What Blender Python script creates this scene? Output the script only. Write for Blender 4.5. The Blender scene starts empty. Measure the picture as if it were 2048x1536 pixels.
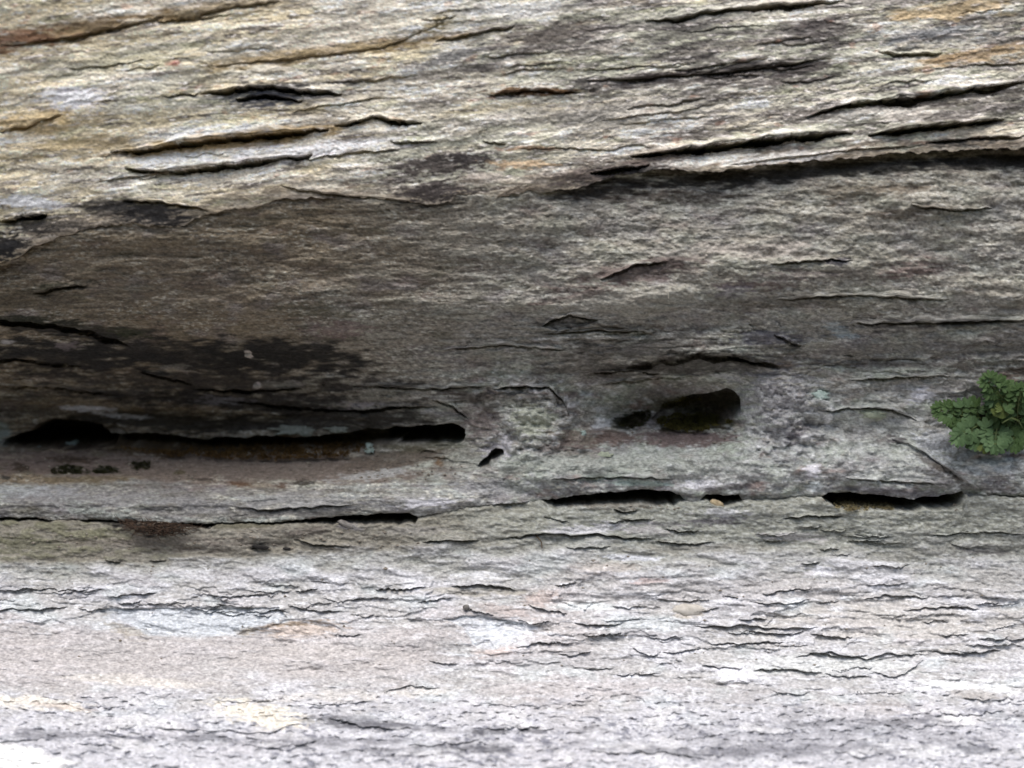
import bpy, math, random
import numpy as np

# ------------------------------------------------------------------ scene, camera, sky, sun, exposure
sc = bpy.context.scene
col = sc.collection
D = 0.75                      # camera to the reference plane, metres
S = 0.5 / 2048                # metres per photo pixel on that plane
cam_d = bpy.data.cameras.new("camera")
cam = bpy.data.objects.new("camera", cam_d)
col.objects.link(cam)
cam.location = (0, -D, 0)
cam.rotation_euler = (math.radians(90), 0, 0)
cam_d.sensor_width = 36
cam_d.lens = 36 * D / 0.5
cam_d.clip_start = 0.02
cam_d.clip_end = 2000
cam_d.dof.use_dof = True
cam_d.dof.focus_distance = D - 0.022
cam_d.dof.aperture_fstop = 4.2
sc.camera = cam

SUN_ELEV, SUN_AZ = 60.0, -12.0          # degrees; azimuth from straight behind the camera, + to the right
world = bpy.data.worlds.new("World")
sc.world = world
world.use_nodes = True
wn = world.node_tree.nodes
wl = world.node_tree.links
sky = wn.new("ShaderNodeTexSky")
sky.sky_type = 'NISHITA'
sky.sun_disc = False
sky.sun_elevation = math.radians(SUN_ELEV)
sky.sun_rotation = math.radians(180 - SUN_AZ)
sky.air_density = 1.0
sky.dust_density = 2.5
sky.ozone_density = 0.4
wl.new(sky.outputs[0], wn["Background"].inputs[0])
wn["Background"].inputs[1].default_value = 0.085
sun_d = bpy.data.lights.new("sun", 'SUN')
sun_d.energy = 1.5
sun_d.angle = math.radians(42)
sun_d.color = (1.0, 0.975, 0.945)
sun = bpy.data.objects.new("sun", sun_d)
col.objects.link(sun)
sun.rotation_euler = (math.radians(90 - SUN_ELEV), 0, math.radians(SUN_AZ))
sc.view_settings.view_transform = 'Standard'
sc.view_settings.look = 'None'
sc.view_settings.exposure = 1.12
sc.view_settings.gamma = 1.0
sc.view_settings.use_curve_mapping = False
sc.cycles.use_denoising = True
sc.cycles.max_bounces = 6

rng = np.random.default_rng(11)
random.seed(11)
f32 = np.float32

# ------------------------------------------------------------------ noise
_perm = rng.permutation(256).astype(np.int32)
_perm = np.concatenate([_perm, _perm, _perm])
_ang = rng.random(256).astype(f32) * 2 * np.pi
_gx, _gy = np.cos(_ang).astype(f32), np.sin(_ang).astype(f32)


def noise(x, y, seed=0):
    x = np.asarray(x, f32) + f32(seed * 37.37 + 500)
    y = np.asarray(y, f32) + f32(seed * 11.13 + 900)
    xi = np.floor(x); yi = np.floor(y)
    fx = x - xi; fy = y - yi
    xi = xi.astype(np.int32) & 255; yi = yi.astype(np.int32) & 255
    u = fx * fx * fx * (fx * (fx * 6 - 15) + 10)
    v = fy * fy * fy * (fy * (fy * 6 - 15) + 10)
    p0 = _perm[xi]; p1 = _perm[xi + 1]

    def g(h, a, b):
        return _gx[h] * a + _gy[h] * b
    a = g(_perm[p0 + yi], fx, fy); b = g(_perm[p1 + yi], fx - 1, fy)
    c = g(_perm[p0 + yi + 1], fx, fy - 1); d = g(_perm[p1 + yi + 1], fx - 1, fy - 1)
    return ((a + (b - a) * u) * (1 - v) + (c + (d - c) * u) * v) * f32(1.5)


def fbm(x, y, seed=0, oct=3, gain=0.5):
    t = 0; a = 1.0; n = 0
    for i in range(oct):
        t = t + a * noise(x * 2.03 ** i, y * 2.03 ** i, seed + i * 5)
        n += a; a *= gain
    return t / n


def sstep(a, b, x):
    t = np.clip((x - a) / (b - a), 0, 1)
    return t * t * (3 - 2 * t)


def lin(c):
    return np.array([((v / 255) / 12.92 if v / 255 < 0.04045 else ((v / 255 + 0.055) / 1.055) ** 2.4) for v in c], f32)


# ------------------------------------------------------------------ broad form of the rock
def world_pt(px, py, h):
    k = S * (D - h) / D
    return (px - 1024) * k, -h, (768 - py) * k


_cols = np.array([-700, 0, 512, 1024, 1536, 2048, 2800])
_rows = [(-1800, [.02, .02, .02, .02, .02, .02, .02]),
         (-700, [.080, .080, .075, .065, .060, .06, .06]),
         (0,    [.084, .082, .076, .070, .066, .066, .066]),
         (200,  [.074, .072, .067, .062, .060, .060, .062]),
         (400,  [.058, .058, .055, .053, .053, .056, .057]),
         (520,  [.047, .047, .044, .044, .046, .050, .050]),
         (600,  [.036, .036, .034, .036, .038, .044, .044]),
         (650,  [.022, .022, .022, .028, .030, .038, .038]),
         (690,  [.006, .006, .008, .020, .022, .032, .032]),
         (750,  [-.028, -.028, -.021, .006, .010, .024, .024]),
         (850,  [-.068, -.068, -.056, -.004, .000, .012, .012]),
         (910,  [-.058, -.058, -.047, -.003, .000, .010, .010]),
         (960,  [-.018, -.018, -.014, .002, .004, .012, .012]),
         (1040, [-.001, -.001, -.001, .006, .007, .012, .012]),
         (1100, [.001, .001, .001, .007, .008, .011, .011]),
         (1200, [.009, .009, .009, .013, .013, .015, .015]),
         (1300, [.026, .026, .026, .028, .028, .029, .029]),
         (1400, [.051, .051, .051, .052, .052, .052, .052]),
         (1536, [.096, .096, .096, .096, .096, .096, .096]),
         (1750, [.165, .165, .165, .165, .165, .165, .165]),
         (2100, [.200, .200, .200, .200, .200, .200, .200]),
         (6400, [.200, .200, .200, .200, .200, .200, .200])]
_tx = np.arange(-2200, 4300, 20.0)
_ty = np.arange(-1800, 6400, 10.0)
_ctrl = np.array([np.interp(_tx, _cols, r[1]) for r in _rows])
_tab = np.array([np.interp(_ty, [r[0] for r in _rows], _ctrl[:, j]) for j in range(len(_tx))]).T


def _blur(t, n, axis):
    k = np.hanning(n + 2)[1:-1]; k /= k.sum()
    pad = [(n // 2, n // 2) if a == axis else (0, 0) for a in (0, 1)]
    tp = np.pad(t, pad, mode='edge')
    return np.apply_along_axis(lambda m: np.convolve(m, k, 'valid'), axis, tp)


_tab = _blur(_blur(_tab, 9, 0), 15, 1)
_GX, _GY = np.meshgrid(_tx, _ty)


def _bump(cx, cy, sx, sy, a):
    global _tab
    _tab = _tab + a * np.exp(-((_GX - cx) / sx) ** 2 - ((_GY - cy) / sy) ** 2)


_bump(1045, 850, 95, 75, .014)         # pillar right of the long hollow
_bump(1330, 815, 150, 55, -.020)       # pocket that leads into the oval hole
_bump(1560, 830, 75, 85, .008)         # second pillar
_bump(1330, 705, 230, 36, .009)        # brow over the pocket
_bump(1250, 600, 260, 50, .006)
_bump(1700, 720, 160, 26, -.006)
_bump(1880, 880, 90, 50, .006)
for _x in range(-200, 1000, 100):      # rounded lip between the long hollow and the lower crack
    _bump(_x, 1000, 90, 24, .0035)
for _x in range(1000, 2200, 100):
    _bump(_x, 938, 90, 34, .0035)
_tab = _tab.astype(f32)


def base_h(px, py):
    fx = np.clip((px - _tx[0]) / 20.0, 0, len(_tx) - 1.001); fy = np.clip((py - _ty[0]) / 10.0, 0, len(_ty) - 1.001)
    i = fx.astype(int); j = fy.astype(int); u = fx - i; v = fy - j
    return ((_tab[j, i] * (1 - u) + _tab[j, i + 1] * u) * (1 - v) + (_tab[j + 1, i] * (1 - u) + _tab[j + 1, i + 1] * u) * v)


def line(pts):
    xs = np.array([p[0] for p in pts], float); ys = np.array([p[1] for p in pts], float)
    return lambda x: np.interp(x, xs, ys)


# lip of the upper bed, and the opening between the middle bed and the lower ledge
B1 = line([(-600, 560), (0, 528), (30, 520), (60, 494), (120, 474), (180, 462), (250, 446), (285, 446), (300, 455), (360, 452), (430, 427), (560, 402), (650, 396),
           (760, 400), (830, 408), (900, 406), (918, 386), (980, 396), (1060, 384), (1150, 376), (1230, 352), (1310, 338),
           (1400, 344), (1500, 336), (1600, 325), (1800, 307), (2048, 296), (2700, 262)])
B3 = line([(-600, 1030), (0, 1036), (60, 1037), (100, 1040), (160, 1040), (250, 1042), (330, 1044), (420, 1046), (540, 1043), (640, 1036), (700, 1031),
           (760, 1027), (815, 1025), (838, 1034), (900, 1022), (1000, 1007), (1080, 1003), (1095, 1001), (1130, 996), (1170, 990), (1210, 986), (1290, 979), (1340, 982), (1362, 992),
           (1375, 1004), (1402, 1004), (1412, 990), (1440, 991), (1478, 988), (1490, 1003), (1560, 998), (1640, 994), (1655, 986), (1700, 984), (1760, 991), (1830, 998),
           (1900, 990), (1930, 982), (1940, 996), (2000, 992), (2048, 993), (2700, 985)])
OPEN = line([(-600, 9), (0, 9), (90, 8), (105, 1), (155, 1), (165, 7), (260, 6), (380, 8), (420, 13), (432, 4), (540, 5), (600, 8), (650, 15), (720, 20), (800, 24), (830, 16), (838, 0),
             (1080, 0), (1092, 8), (1110, 18), (1150, 23), (1200, 25), (1260, 28), (1320, 31), (1350, 27), (1366, 10), (1375, 0), (1402, 0), (1410, 10), (1430, 20), (1450, 23), (1478, 18), (1490, 0),
             (1642, 0), (1655, 20), (1680, 32), (1760, 30), (1850, 24), (1900, 30), (1926, 28), (1936, 0), (1990, 0), (2005, 4), (2048, 4), (2700, 0)])

# cracks and lamina lips: (points, lip mm, rise px, gap mm, gap px)
CR_U = [
    ([(220, 303), (300, 297), (360, 285), (450, 275), (520, 268), (600, 260), (658, 256)], 5, 55, 12, 10),
    ([(668, 252), (700, 245), (745, 232), (790, 240), (845, 246)], 3, 30, 6, 7),
    ([(250, 336), (300, 341), (370, 338), (440, 330), (510, 320), (560, 313), (625, 309)], 5, 40, 11, 9),
    ([(560, 370), (600, 380), (660, 388), (720, 395), (830, 405)], 2, 30, 3, 5),
    ([(1260, 312), (1340, 300), (1420, 290), (1500, 281), (1600, 270), (1650, 265), (1705, 267)], 5, 50, 12, 11),
    ([(1735, 270), (1800, 258), (1900, 248), (2010, 236)], 5, 40, 11, 9),
    ([(1610, 235), (1690, 208), (1760, 202), (1850, 192), (1950, 176), (2060, 160)], 3, 50, 5, 12),
    ([(1170, 162), (1300, 155), (1420, 147), (1550, 132), (1665, 115)], 2, 40, 4, 8),
    ([(1290, 42), (1365, 35), (1420, 22), (1500, 13), (1690, 0)], 2.5, 40, 5, 8),
    ([(1755, 104), (1820, 108), (1885, 105)], 2, 20, 4, 6),
    ([(400, 187), (500, 174), (560, 176), (685, 186)], 3, 30, 5, 7),
    ([(470, 198), (530, 187), (605, 200)], 2, 20, 5, 9),
    ([(780, 285), (875, 283)], 2, 20, 4, 5), ([(965, 284), (1012, 288)], 1, 15, 3, 5),
    ([(325, 192), (400, 188)], 1, 15, 3, 5), ([(0, 442), (60, 432), (95, 428)], 3, 30, 6, 8),
    ([(870, 82), (960, 64), (1030, 52)], 2, 25, 4, 8), ([(975, 190), (1060, 180), (1155, 186)], 2, 30, 4, 10),
    ([(0, 262), (60, 250), (125, 228)], 2, 40, 3, 7), ([(1180, 345), (1240, 335), (1300, 330)], 2, 25, 6, 9),
    ([(590, 322), (700, 305), (800, 300)], 1.5, 25, 3, 5), ([(240, 400), (330, 405), (420, 420)], 2, 25, 4, 7),
    ([(340, 45), (430, 20), (560, 0)], 1, 40, 2, 8), ([(0, 92), (150, 72), (330, 32)], 1.5, 60, 3, 10),
    ([(420, 132), (560, 120), (760, 96), (890, 45)], 1, 40, 1.6, 6), ([(1230, 300), (1120, 296), (1040, 298)][::-1], 1, 15, 2, 4),
    ([(1450, 330), (1700, 300), (1850, 290)], 1.5, 20, 2, 4), ([(1850, 285), (1950, 275), (2060, 272)], 2, 20, 4, 7),
]
CR_M = [
    ([(-60, 636), (100, 648), (180, 662), (265, 692)], 3, 50, 7, 14), ([(-40, 714), (80, 720), (165, 732)], 2, 30, 5, 9),
    ([(275, 742), (340, 756), (385, 768)], 2, 25, 5, 8), ([(380, 776), (450, 780), (520, 780), (605, 775)], 2, 25, 5, 7),
    ([(440, 800), (600, 815), (700, 822), (800, 814), (880, 812)], 2.5, 30, 5, 7), ([(862, 798), (905, 812), (938, 838)], 2, 20, 4, 6),
    ([(985, 778), (1050, 772), (1100, 777), (1126, 800), (1140, 830)], 2, 30, 5, 5), ([(1083, 652), (1100, 641), (1140, 630), (1195, 640)], 2, 20, 4, 7),
    ([(1090, 668), (1180, 661), (1310, 664)], 1.2, 20, 2.5, 5), ([(1250, 734), (1320, 716), (1400, 706), (1460, 708), (1500, 716)], 4, 50, 7, 22),
    ([(1455, 714), (1510, 724), (1565, 732)], 3, 30, 5, 10), ([(1200, 560), (1270, 530), (1335, 524)], 1.5, 25, 2.5, 6),
    ([(1540, 528), (1640, 521), (1705, 520)], 1, 20, 2.5, 5), ([(1550, 668), (1605, 692)], 1.5, 20, 3, 7),
    ([(1690, 648), (1850, 645), (2060, 640)], 1.5, 30, 3, 6), ([(1640, 822), (1730, 815), (1790, 820), (1835, 842)], 1.5, 25, 3, 6),
    ([(1785, 878), (1850, 904), (1890, 935), (1930, 962), (1965, 982)], .8, 30, 1.0, 14), ([(1100, 958), (1250, 954), (1345, 958)], 1, 20, 2, 4),
    ([(1690, 956), (1800, 964), (1905, 968)], 1, 20, 2, 4), ([(475, 1014), (540, 1020), (640, 1012), (705, 1010)], 1, 20, 2.5, 5),
    ([(1400, 752), (1300, 757), (1200, 768)][::-1], 1.2, 20, 2.5, 6), ([(60, 585), (130, 572), (170, 570)], 1.5, 25, 3, 8),
    ([(1180, 745), (1260, 741), (1330, 748)], 1.5, 20, 3, 6), ([(880, 700), (1000, 690), (1130, 700)], 1, 20, 2, 5),
    ([(1550, 600), (1700, 590), (1900, 600)], 1, 25, 2, 5), ([(1820, 410), (1900, 420), (1990, 415)], 1, 20, 2, 5),
    ([(700, 770), (850, 778), (980, 772)], 1.2, 20, 2.5, 6), ([(1700, 760), (1800, 755), (1900, 752)], 1, 20, 2, 5),
    ([(-20, 770), (120, 775), (240, 790)], 1.5, 20, 3, 6),
]
CR_L = [
    ([(750, 1177), (800, 1178), (852, 1172)], 2, 26, 4, 6), ([(903, 1173), (960, 1168), (1032, 1179)], 2.5, 24, 4, 7), ([(1108, 1170), (1152, 1165)], 1.2, 16, 3, 4),
    ([(926, 1211), (950, 1221), (988, 1227)], 2, 22, 2.5, 4), ([(1035, 1236), (1062, 1243), (1102, 1240)], 2, 24, 2.5, 4), ([(1055, 1207), (1090, 1217), (1135, 1226)], 2, 24, 2.5, 4),
    ([(1148, 1244), (1200, 1248), (1245, 1245)], 1.8, 26, 2.5, 4), ([(1165, 1269), (1200, 1267), (1245, 1265)], 1.8, 22, 2.5, 4),
    ([(1030, 1291), (1060, 1287), (1085, 1281), (1110, 1282), (1148, 1286)], 1.8, 26, 2.5, 4), ([(1265, 1295), (1300, 1310), (1322, 1304)], 1.8, 22, 2.5, 4),
    ([(1322, 1305), (1360, 1302), (1402, 1296)], 1.8, 20, 2.5, 4), ([(1168, 1337), (1228, 1335)], 1.2, 16, 2, 3), ([(1232, 1350), (1280, 1347), (1325, 1343)], 1.4, 18, 2, 3),
    ([(858, 1319), (880, 1324), (918, 1326)], 1.4, 16, 2, 4), ([(765, 1388), (790, 1380), (820, 1371), (860, 1373), (882, 1377)], 1, 14, 2, 4), ([(1168, 1393), (1192, 1387)], 1, 12, 2, 3),
    ([(835, 1202), (870, 1199), (905, 1195)], 1.5, 18, 2, 4), ([(700, 1198), (780, 1193)], 1.4, 18, 2, 4),
    ([(1445, 1193), (1477, 1194)], 1, 12, 2.5, 4), ([(1523, 1187), (1560, 1181), (1628, 1173)], 1.2, 16, 3, 4), ([(1725, 1198), (1770, 1190), (1800, 1192), (1858, 1195)], 1.3, 20, 2.2, 4),
    ([(1805, 1220), (1850, 1214), (1900, 1212), (1958, 1217)], 1.6, 24, 3.5, 5), ([(1475, 1237), (1533, 1237)], 1.5, 18, 3, 4),
    ([(1385, 1253), (1450, 1253), (1495, 1250), (1540, 1257), (1590, 1254), (1635, 1253)], 2, 22, 3.2, 5), ([(1485, 1262), (1530, 1265), (1570, 1268), (1615, 1261)], 1.5, 14, 2.5, 4),
    ([(1618, 1265), (1650, 1272), (1705, 1274)], 1.6, 18, 2.5, 4), ([(1412, 1288), (1480, 1287), (1568, 1284)], 1.8, 22, 3, 4),
    ([(1588, 1314), (1630, 1306), (1660, 1302), (1690, 1311), (1730, 1318), (1770, 1304), (1832, 1310)], 2, 30, 3.2, 5), ([(1855, 1304), (1930, 1305), (2005, 1299)], 2, 26, 3.2, 5),
    ([(1505, 1340), (1570, 1337), (1645, 1345)], 2.2, 30, 3.5, 6), ([(1648, 1345), (1690, 1353), (1745, 1352)], 1.2, 18, 2, 4), ([(1698, 1335), (1745, 1334)], 1.5, 14, 2.5, 4),
    ([(1746, 1341), (1775, 1353), (1805, 1346), (1845, 1320)], 1.8, 24, 2.5, 4), ([(1920, 1395), (1960, 1400), (2035, 1395)], 1.6, 26, 2, 4), ([(1398, 1325), (1430, 1332), (1485, 1337)], 1.6, 20, 2.5, 4),
    ([(1875, 1272), (1935, 1266)], 1, 14, 2, 3), ([(1975, 1261), (2035, 1250)], 1, 14, 2, 3),
    ([(-30, 1182), (40, 1179), (105, 1177)], 1.5, 18, 2.5, 4), ([(-20, 1217), (60, 1217), (135, 1215)], 1.8, 22, 3, 4), ([(215, 1192), (260, 1187), (315, 1184)], 1.8, 18, 3, 4),
    ([(235, 1206), (285, 1203)], 1.5, 14, 2.5, 4), ([(425, 1193), (470, 1190), (525, 1190)], 1.5, 16, 2.5, 4), ([(588, 1184), (635, 1178)], 1.5, 16, 3, 5),
    ([(576, 1209), (620, 1219), (685, 1222)], 1.8, 20, 3, 4), ([(668, 1270), (722, 1268)], 1.2, 14, 2, 4), ([(295, 1124), (332, 1121)], 1, 10, 2, 4), ([(210, 1122), (240, 1124)], 1, 10, 2, 4),
    ([(655, 1437), (720, 1450), (805, 1461)], 2, 30, 3, 7), ([(965, 1456), (1085, 1451)], 1.6, 24, 3, 6), ([(810, 1489), (870, 1488), (965, 1478)], 1.8, 26, 3, 6),
    ([(300, 1452), (440, 1460), (545, 1461), (592, 1447)], 1.6, 30, 2, 4), ([(-20, 1483), (105, 1477)], 1.4, 20, 2.5, 5), ([(215, 1457), (275, 1449)], 1.2, 18, 2, 4),
    ([(1180, 1500), (1330, 1502), (1425, 1522)], 1.6, 26, 2.5, 6), ([(1860, 1420), (1930, 1430), (2010, 1420)], 1.5, 24, 2, 5),
    ([(588, 1079), (640, 1090), (705, 1093)], 1.4, 14, 3, 5), ([(845, 1084), (885, 1079), (960, 1081)], 1.4, 14, 3, 5),
    ([(1000, 1078), (1085, 1066), (1150, 1070), (1200, 1068), (1250, 1075), (1312, 1079)], 1.8, 24, 3.5, 7), ([(1310, 1083), (1372, 1088)], 1.2, 12, 2.5, 4),
    ([(1213, 1046), (1240, 1043), (1302, 1037)], 1.2, 14, 2.5, 4), ([(1328, 1057), (1365, 1064), (1400, 1062)], 1.4, 14, 2.5, 4), ([(1226, 1018), (1250, 1024), (1275, 1020)], 1.6, 12, 2.5, 4),
    ([(1086, 1033), (1140, 1044)], 1, 10, 2, 4), ([(1565, 1036), (1640, 1030), (1688, 1033)], 1.3, 14, 3, 5), ([(1700, 1083), (1770, 1081)], 1, 12, 2, 3), ([(1850, 1072), (1960, 1065), (2060, 1068)], 1, 16, 2, 4),
    ([(500, 1095), (530, 1094)], 0.8, 10, 2, 4), ([(1600, 1128), (1640, 1126)], 1, 10, 2, 3), ([(620, 1160), (660, 1165)], 0.8, 10, 1.5, 3),
]
# small lamina scales broken off along the flaky bands
for n, (x0, x1, y0, y1, wa, wb) in ((32, (-20, 760, 1166, 1232, 35, 95)), (16, (960, 1750, 1196, 1345, 45, 130)), (9, (1750, 2070, 1150, 1340, 40, 120)), (8, (100, 1900, 1372, 1500, 60, 150)),
                                    (14, (900, 2050, 1030, 1140, 40, 110))):
    for i in range(n):
        cx = random.uniform(x0, x1); cy = random.uniform(y0, y1); w = random.uniform(wa, wb)
        t = random.uniform(-0.06, 0.05)
        pts = [(cx + w * (k / 4 - .5), cy + t * w * (k / 4 - .5) + random.uniform(-3, 3) + 3 * math.sin(math.pi * k / 4)) for k in range(5)]
        CR_L.append((pts, random.uniform(.5, 1.5), random.uniform(10, 20), random.uniform(.6, 1.8), random.uniform(2.5, 4)))
for n, (x0, x1, y0, y1, wa, wb) in ((12, (-20, 1000, 20, 380, 60, 200)), (22, (1000, 2060, 10, 330, 70, 240))):
    for i in range(n):
        cx = random.uniform(x0, x1); cy = random.uniform(y0, y1); w = random.uniform(wa, wb)
        t = random.uniform(-0.16, -0.03)
        if cy + t * w > B1(cx) - 40:
            continue
        pts = [(cx + w * (k / 4 - .5), cy + t * w * (k / 4 - .5) + random.uniform(-4, 4)) for k in range(5)]
        CR_U.append((pts, random.uniform(.5, 1.3), random.uniform(14, 34), random.uniform(.8, 2.4), random.uniform(3, 6)))

# cavities that are worked into the middle bed: outline, depth m, floor ramp px, undercut m
CAV = [
    ([(14, 888), (18, 874), (40, 866), (70, 861), (82, 845), (112, 838), (160, 842), (205, 849), (228, 868), (240, 885), (225, 896), (120, 899), (40, 897)], .050, .006),
    ([(190, 862), (235, 866), (300, 868), (400, 877), (480, 873), (530, 874), (640, 872), (720, 862), (790, 856), (795, 890), (700, 902), (560, 908), (450, 906), (330, 900), (245, 896), (200, 892)], .020, .004),
    ([(745, 862), (790, 854), (850, 850), (912, 849), (926, 856), (932, 870), (930, 884), (915, 890), (840, 888), (760, 890)], .055, .006),
    ([(1308, 838), (1322, 818), (1340, 808), (1385, 792), (1425, 781), (1455, 778), (1473, 786), (1481, 806), (1479, 824), (1468, 838), (1438, 850), (1400, 860), (1350, 858), (1318, 852)], .019, .005),
    ([(1232, 846), (1250, 836), (1275, 826), (1298, 820), (1302, 835), (1290, 850), (1262, 858), (1240, 852)], .003, .0005),
    ([(952, 934), (960, 922), (974, 914), (984, 902), (996, 896), (1008, 900), (1006, 914), (992, 924), (982, 928), (980, 938), (962, 940)], .014, .002),
    ([(1955, 822), (1985, 804), (2020, 800), (2062, 816), (2070, 850), (2055, 880), (2020, 886), (1985, 872), (1958, 850)], .030, .002),
]
SCARS = [
    ([(183, 1219), (300, 1214), (560, 1213), (572, 1234), (532, 1253), (480, 1260), (460, 1274), (400, 1278), (292, 1274), (265, 1252), (220, 1234)], .0022),
    ([(872, 1236), (960, 1228), (1050, 1245), (1052, 1262), (1030, 1285), (985, 1300), (950, 1296), (938, 1272), (925, 1256), (900, 1243)], .0022),
    ([(455, 1275), (482, 1262), (532, 1254), (570, 1236), (620, 1238), (668, 1248), (690, 1262), (640, 1288), (560, 1292), (500, 1284)], .0012),
    ([(1080, 652), (1096, 640), (1150, 630), (1200, 640), (1170, 652), (1110, 662)], .0018),
    ([(200, 860), (235, 850), (260, 868), (240, 880)], .004),
]


def poly_sd(px, py, pts):
    """inside distance (px) to the polygon, 0 outside"""
    pts = np.array(pts, float)
    d = np.full(px.shape, 1e9); inside = np.zeros(px.shape, bool)
    j = len(pts) - 1
    for i in range(len(pts)):
        ax, ay = pts[j]; bx, by = pts[i]
        ex, ey = bx - ax, by - ay
        t = np.clip(((px - ax) * ex + (py - ay) * ey) / (ex * ex + ey * ey + 1e-9), 0, 1)
        d = np.minimum(d, np.hypot(px - ax - t * ex, py - ay - t * ey))
        c = ((ay > py) != (by > py)) & (px < (bx - ax) * (py - ay) / (by - ay + 1e-12) + ax)
        inside ^= c
        j = i
    return np.where(inside, d, 0), inside, d


def box_idx(px, py, x0, x1, y0, y1):
    return np.nonzero((px > x0) & (px < x1) & (py > y0) & (py < y1))[0]


def laminae(px, py, spacing, tilt, seed, run, keep):
    w = fbm(px / 420, py / 160, seed, 2) * spacing * 1.6 + noise(px / 75, py / 30, seed + 3) * spacing * .32 + noise(px / 22, py / 14, seed + 4) * spacing * .12
    q = (py - tilt * px + w) / spacing
    k = np.floor(q); f = q - k
    a = noise(px / run + k * 3.71, k * 5.37, seed + 9)
    a = sstep(keep, keep + .35, a + .25)
    return a * f ** 1.6, a * sstep(.86, .99, f)


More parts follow.
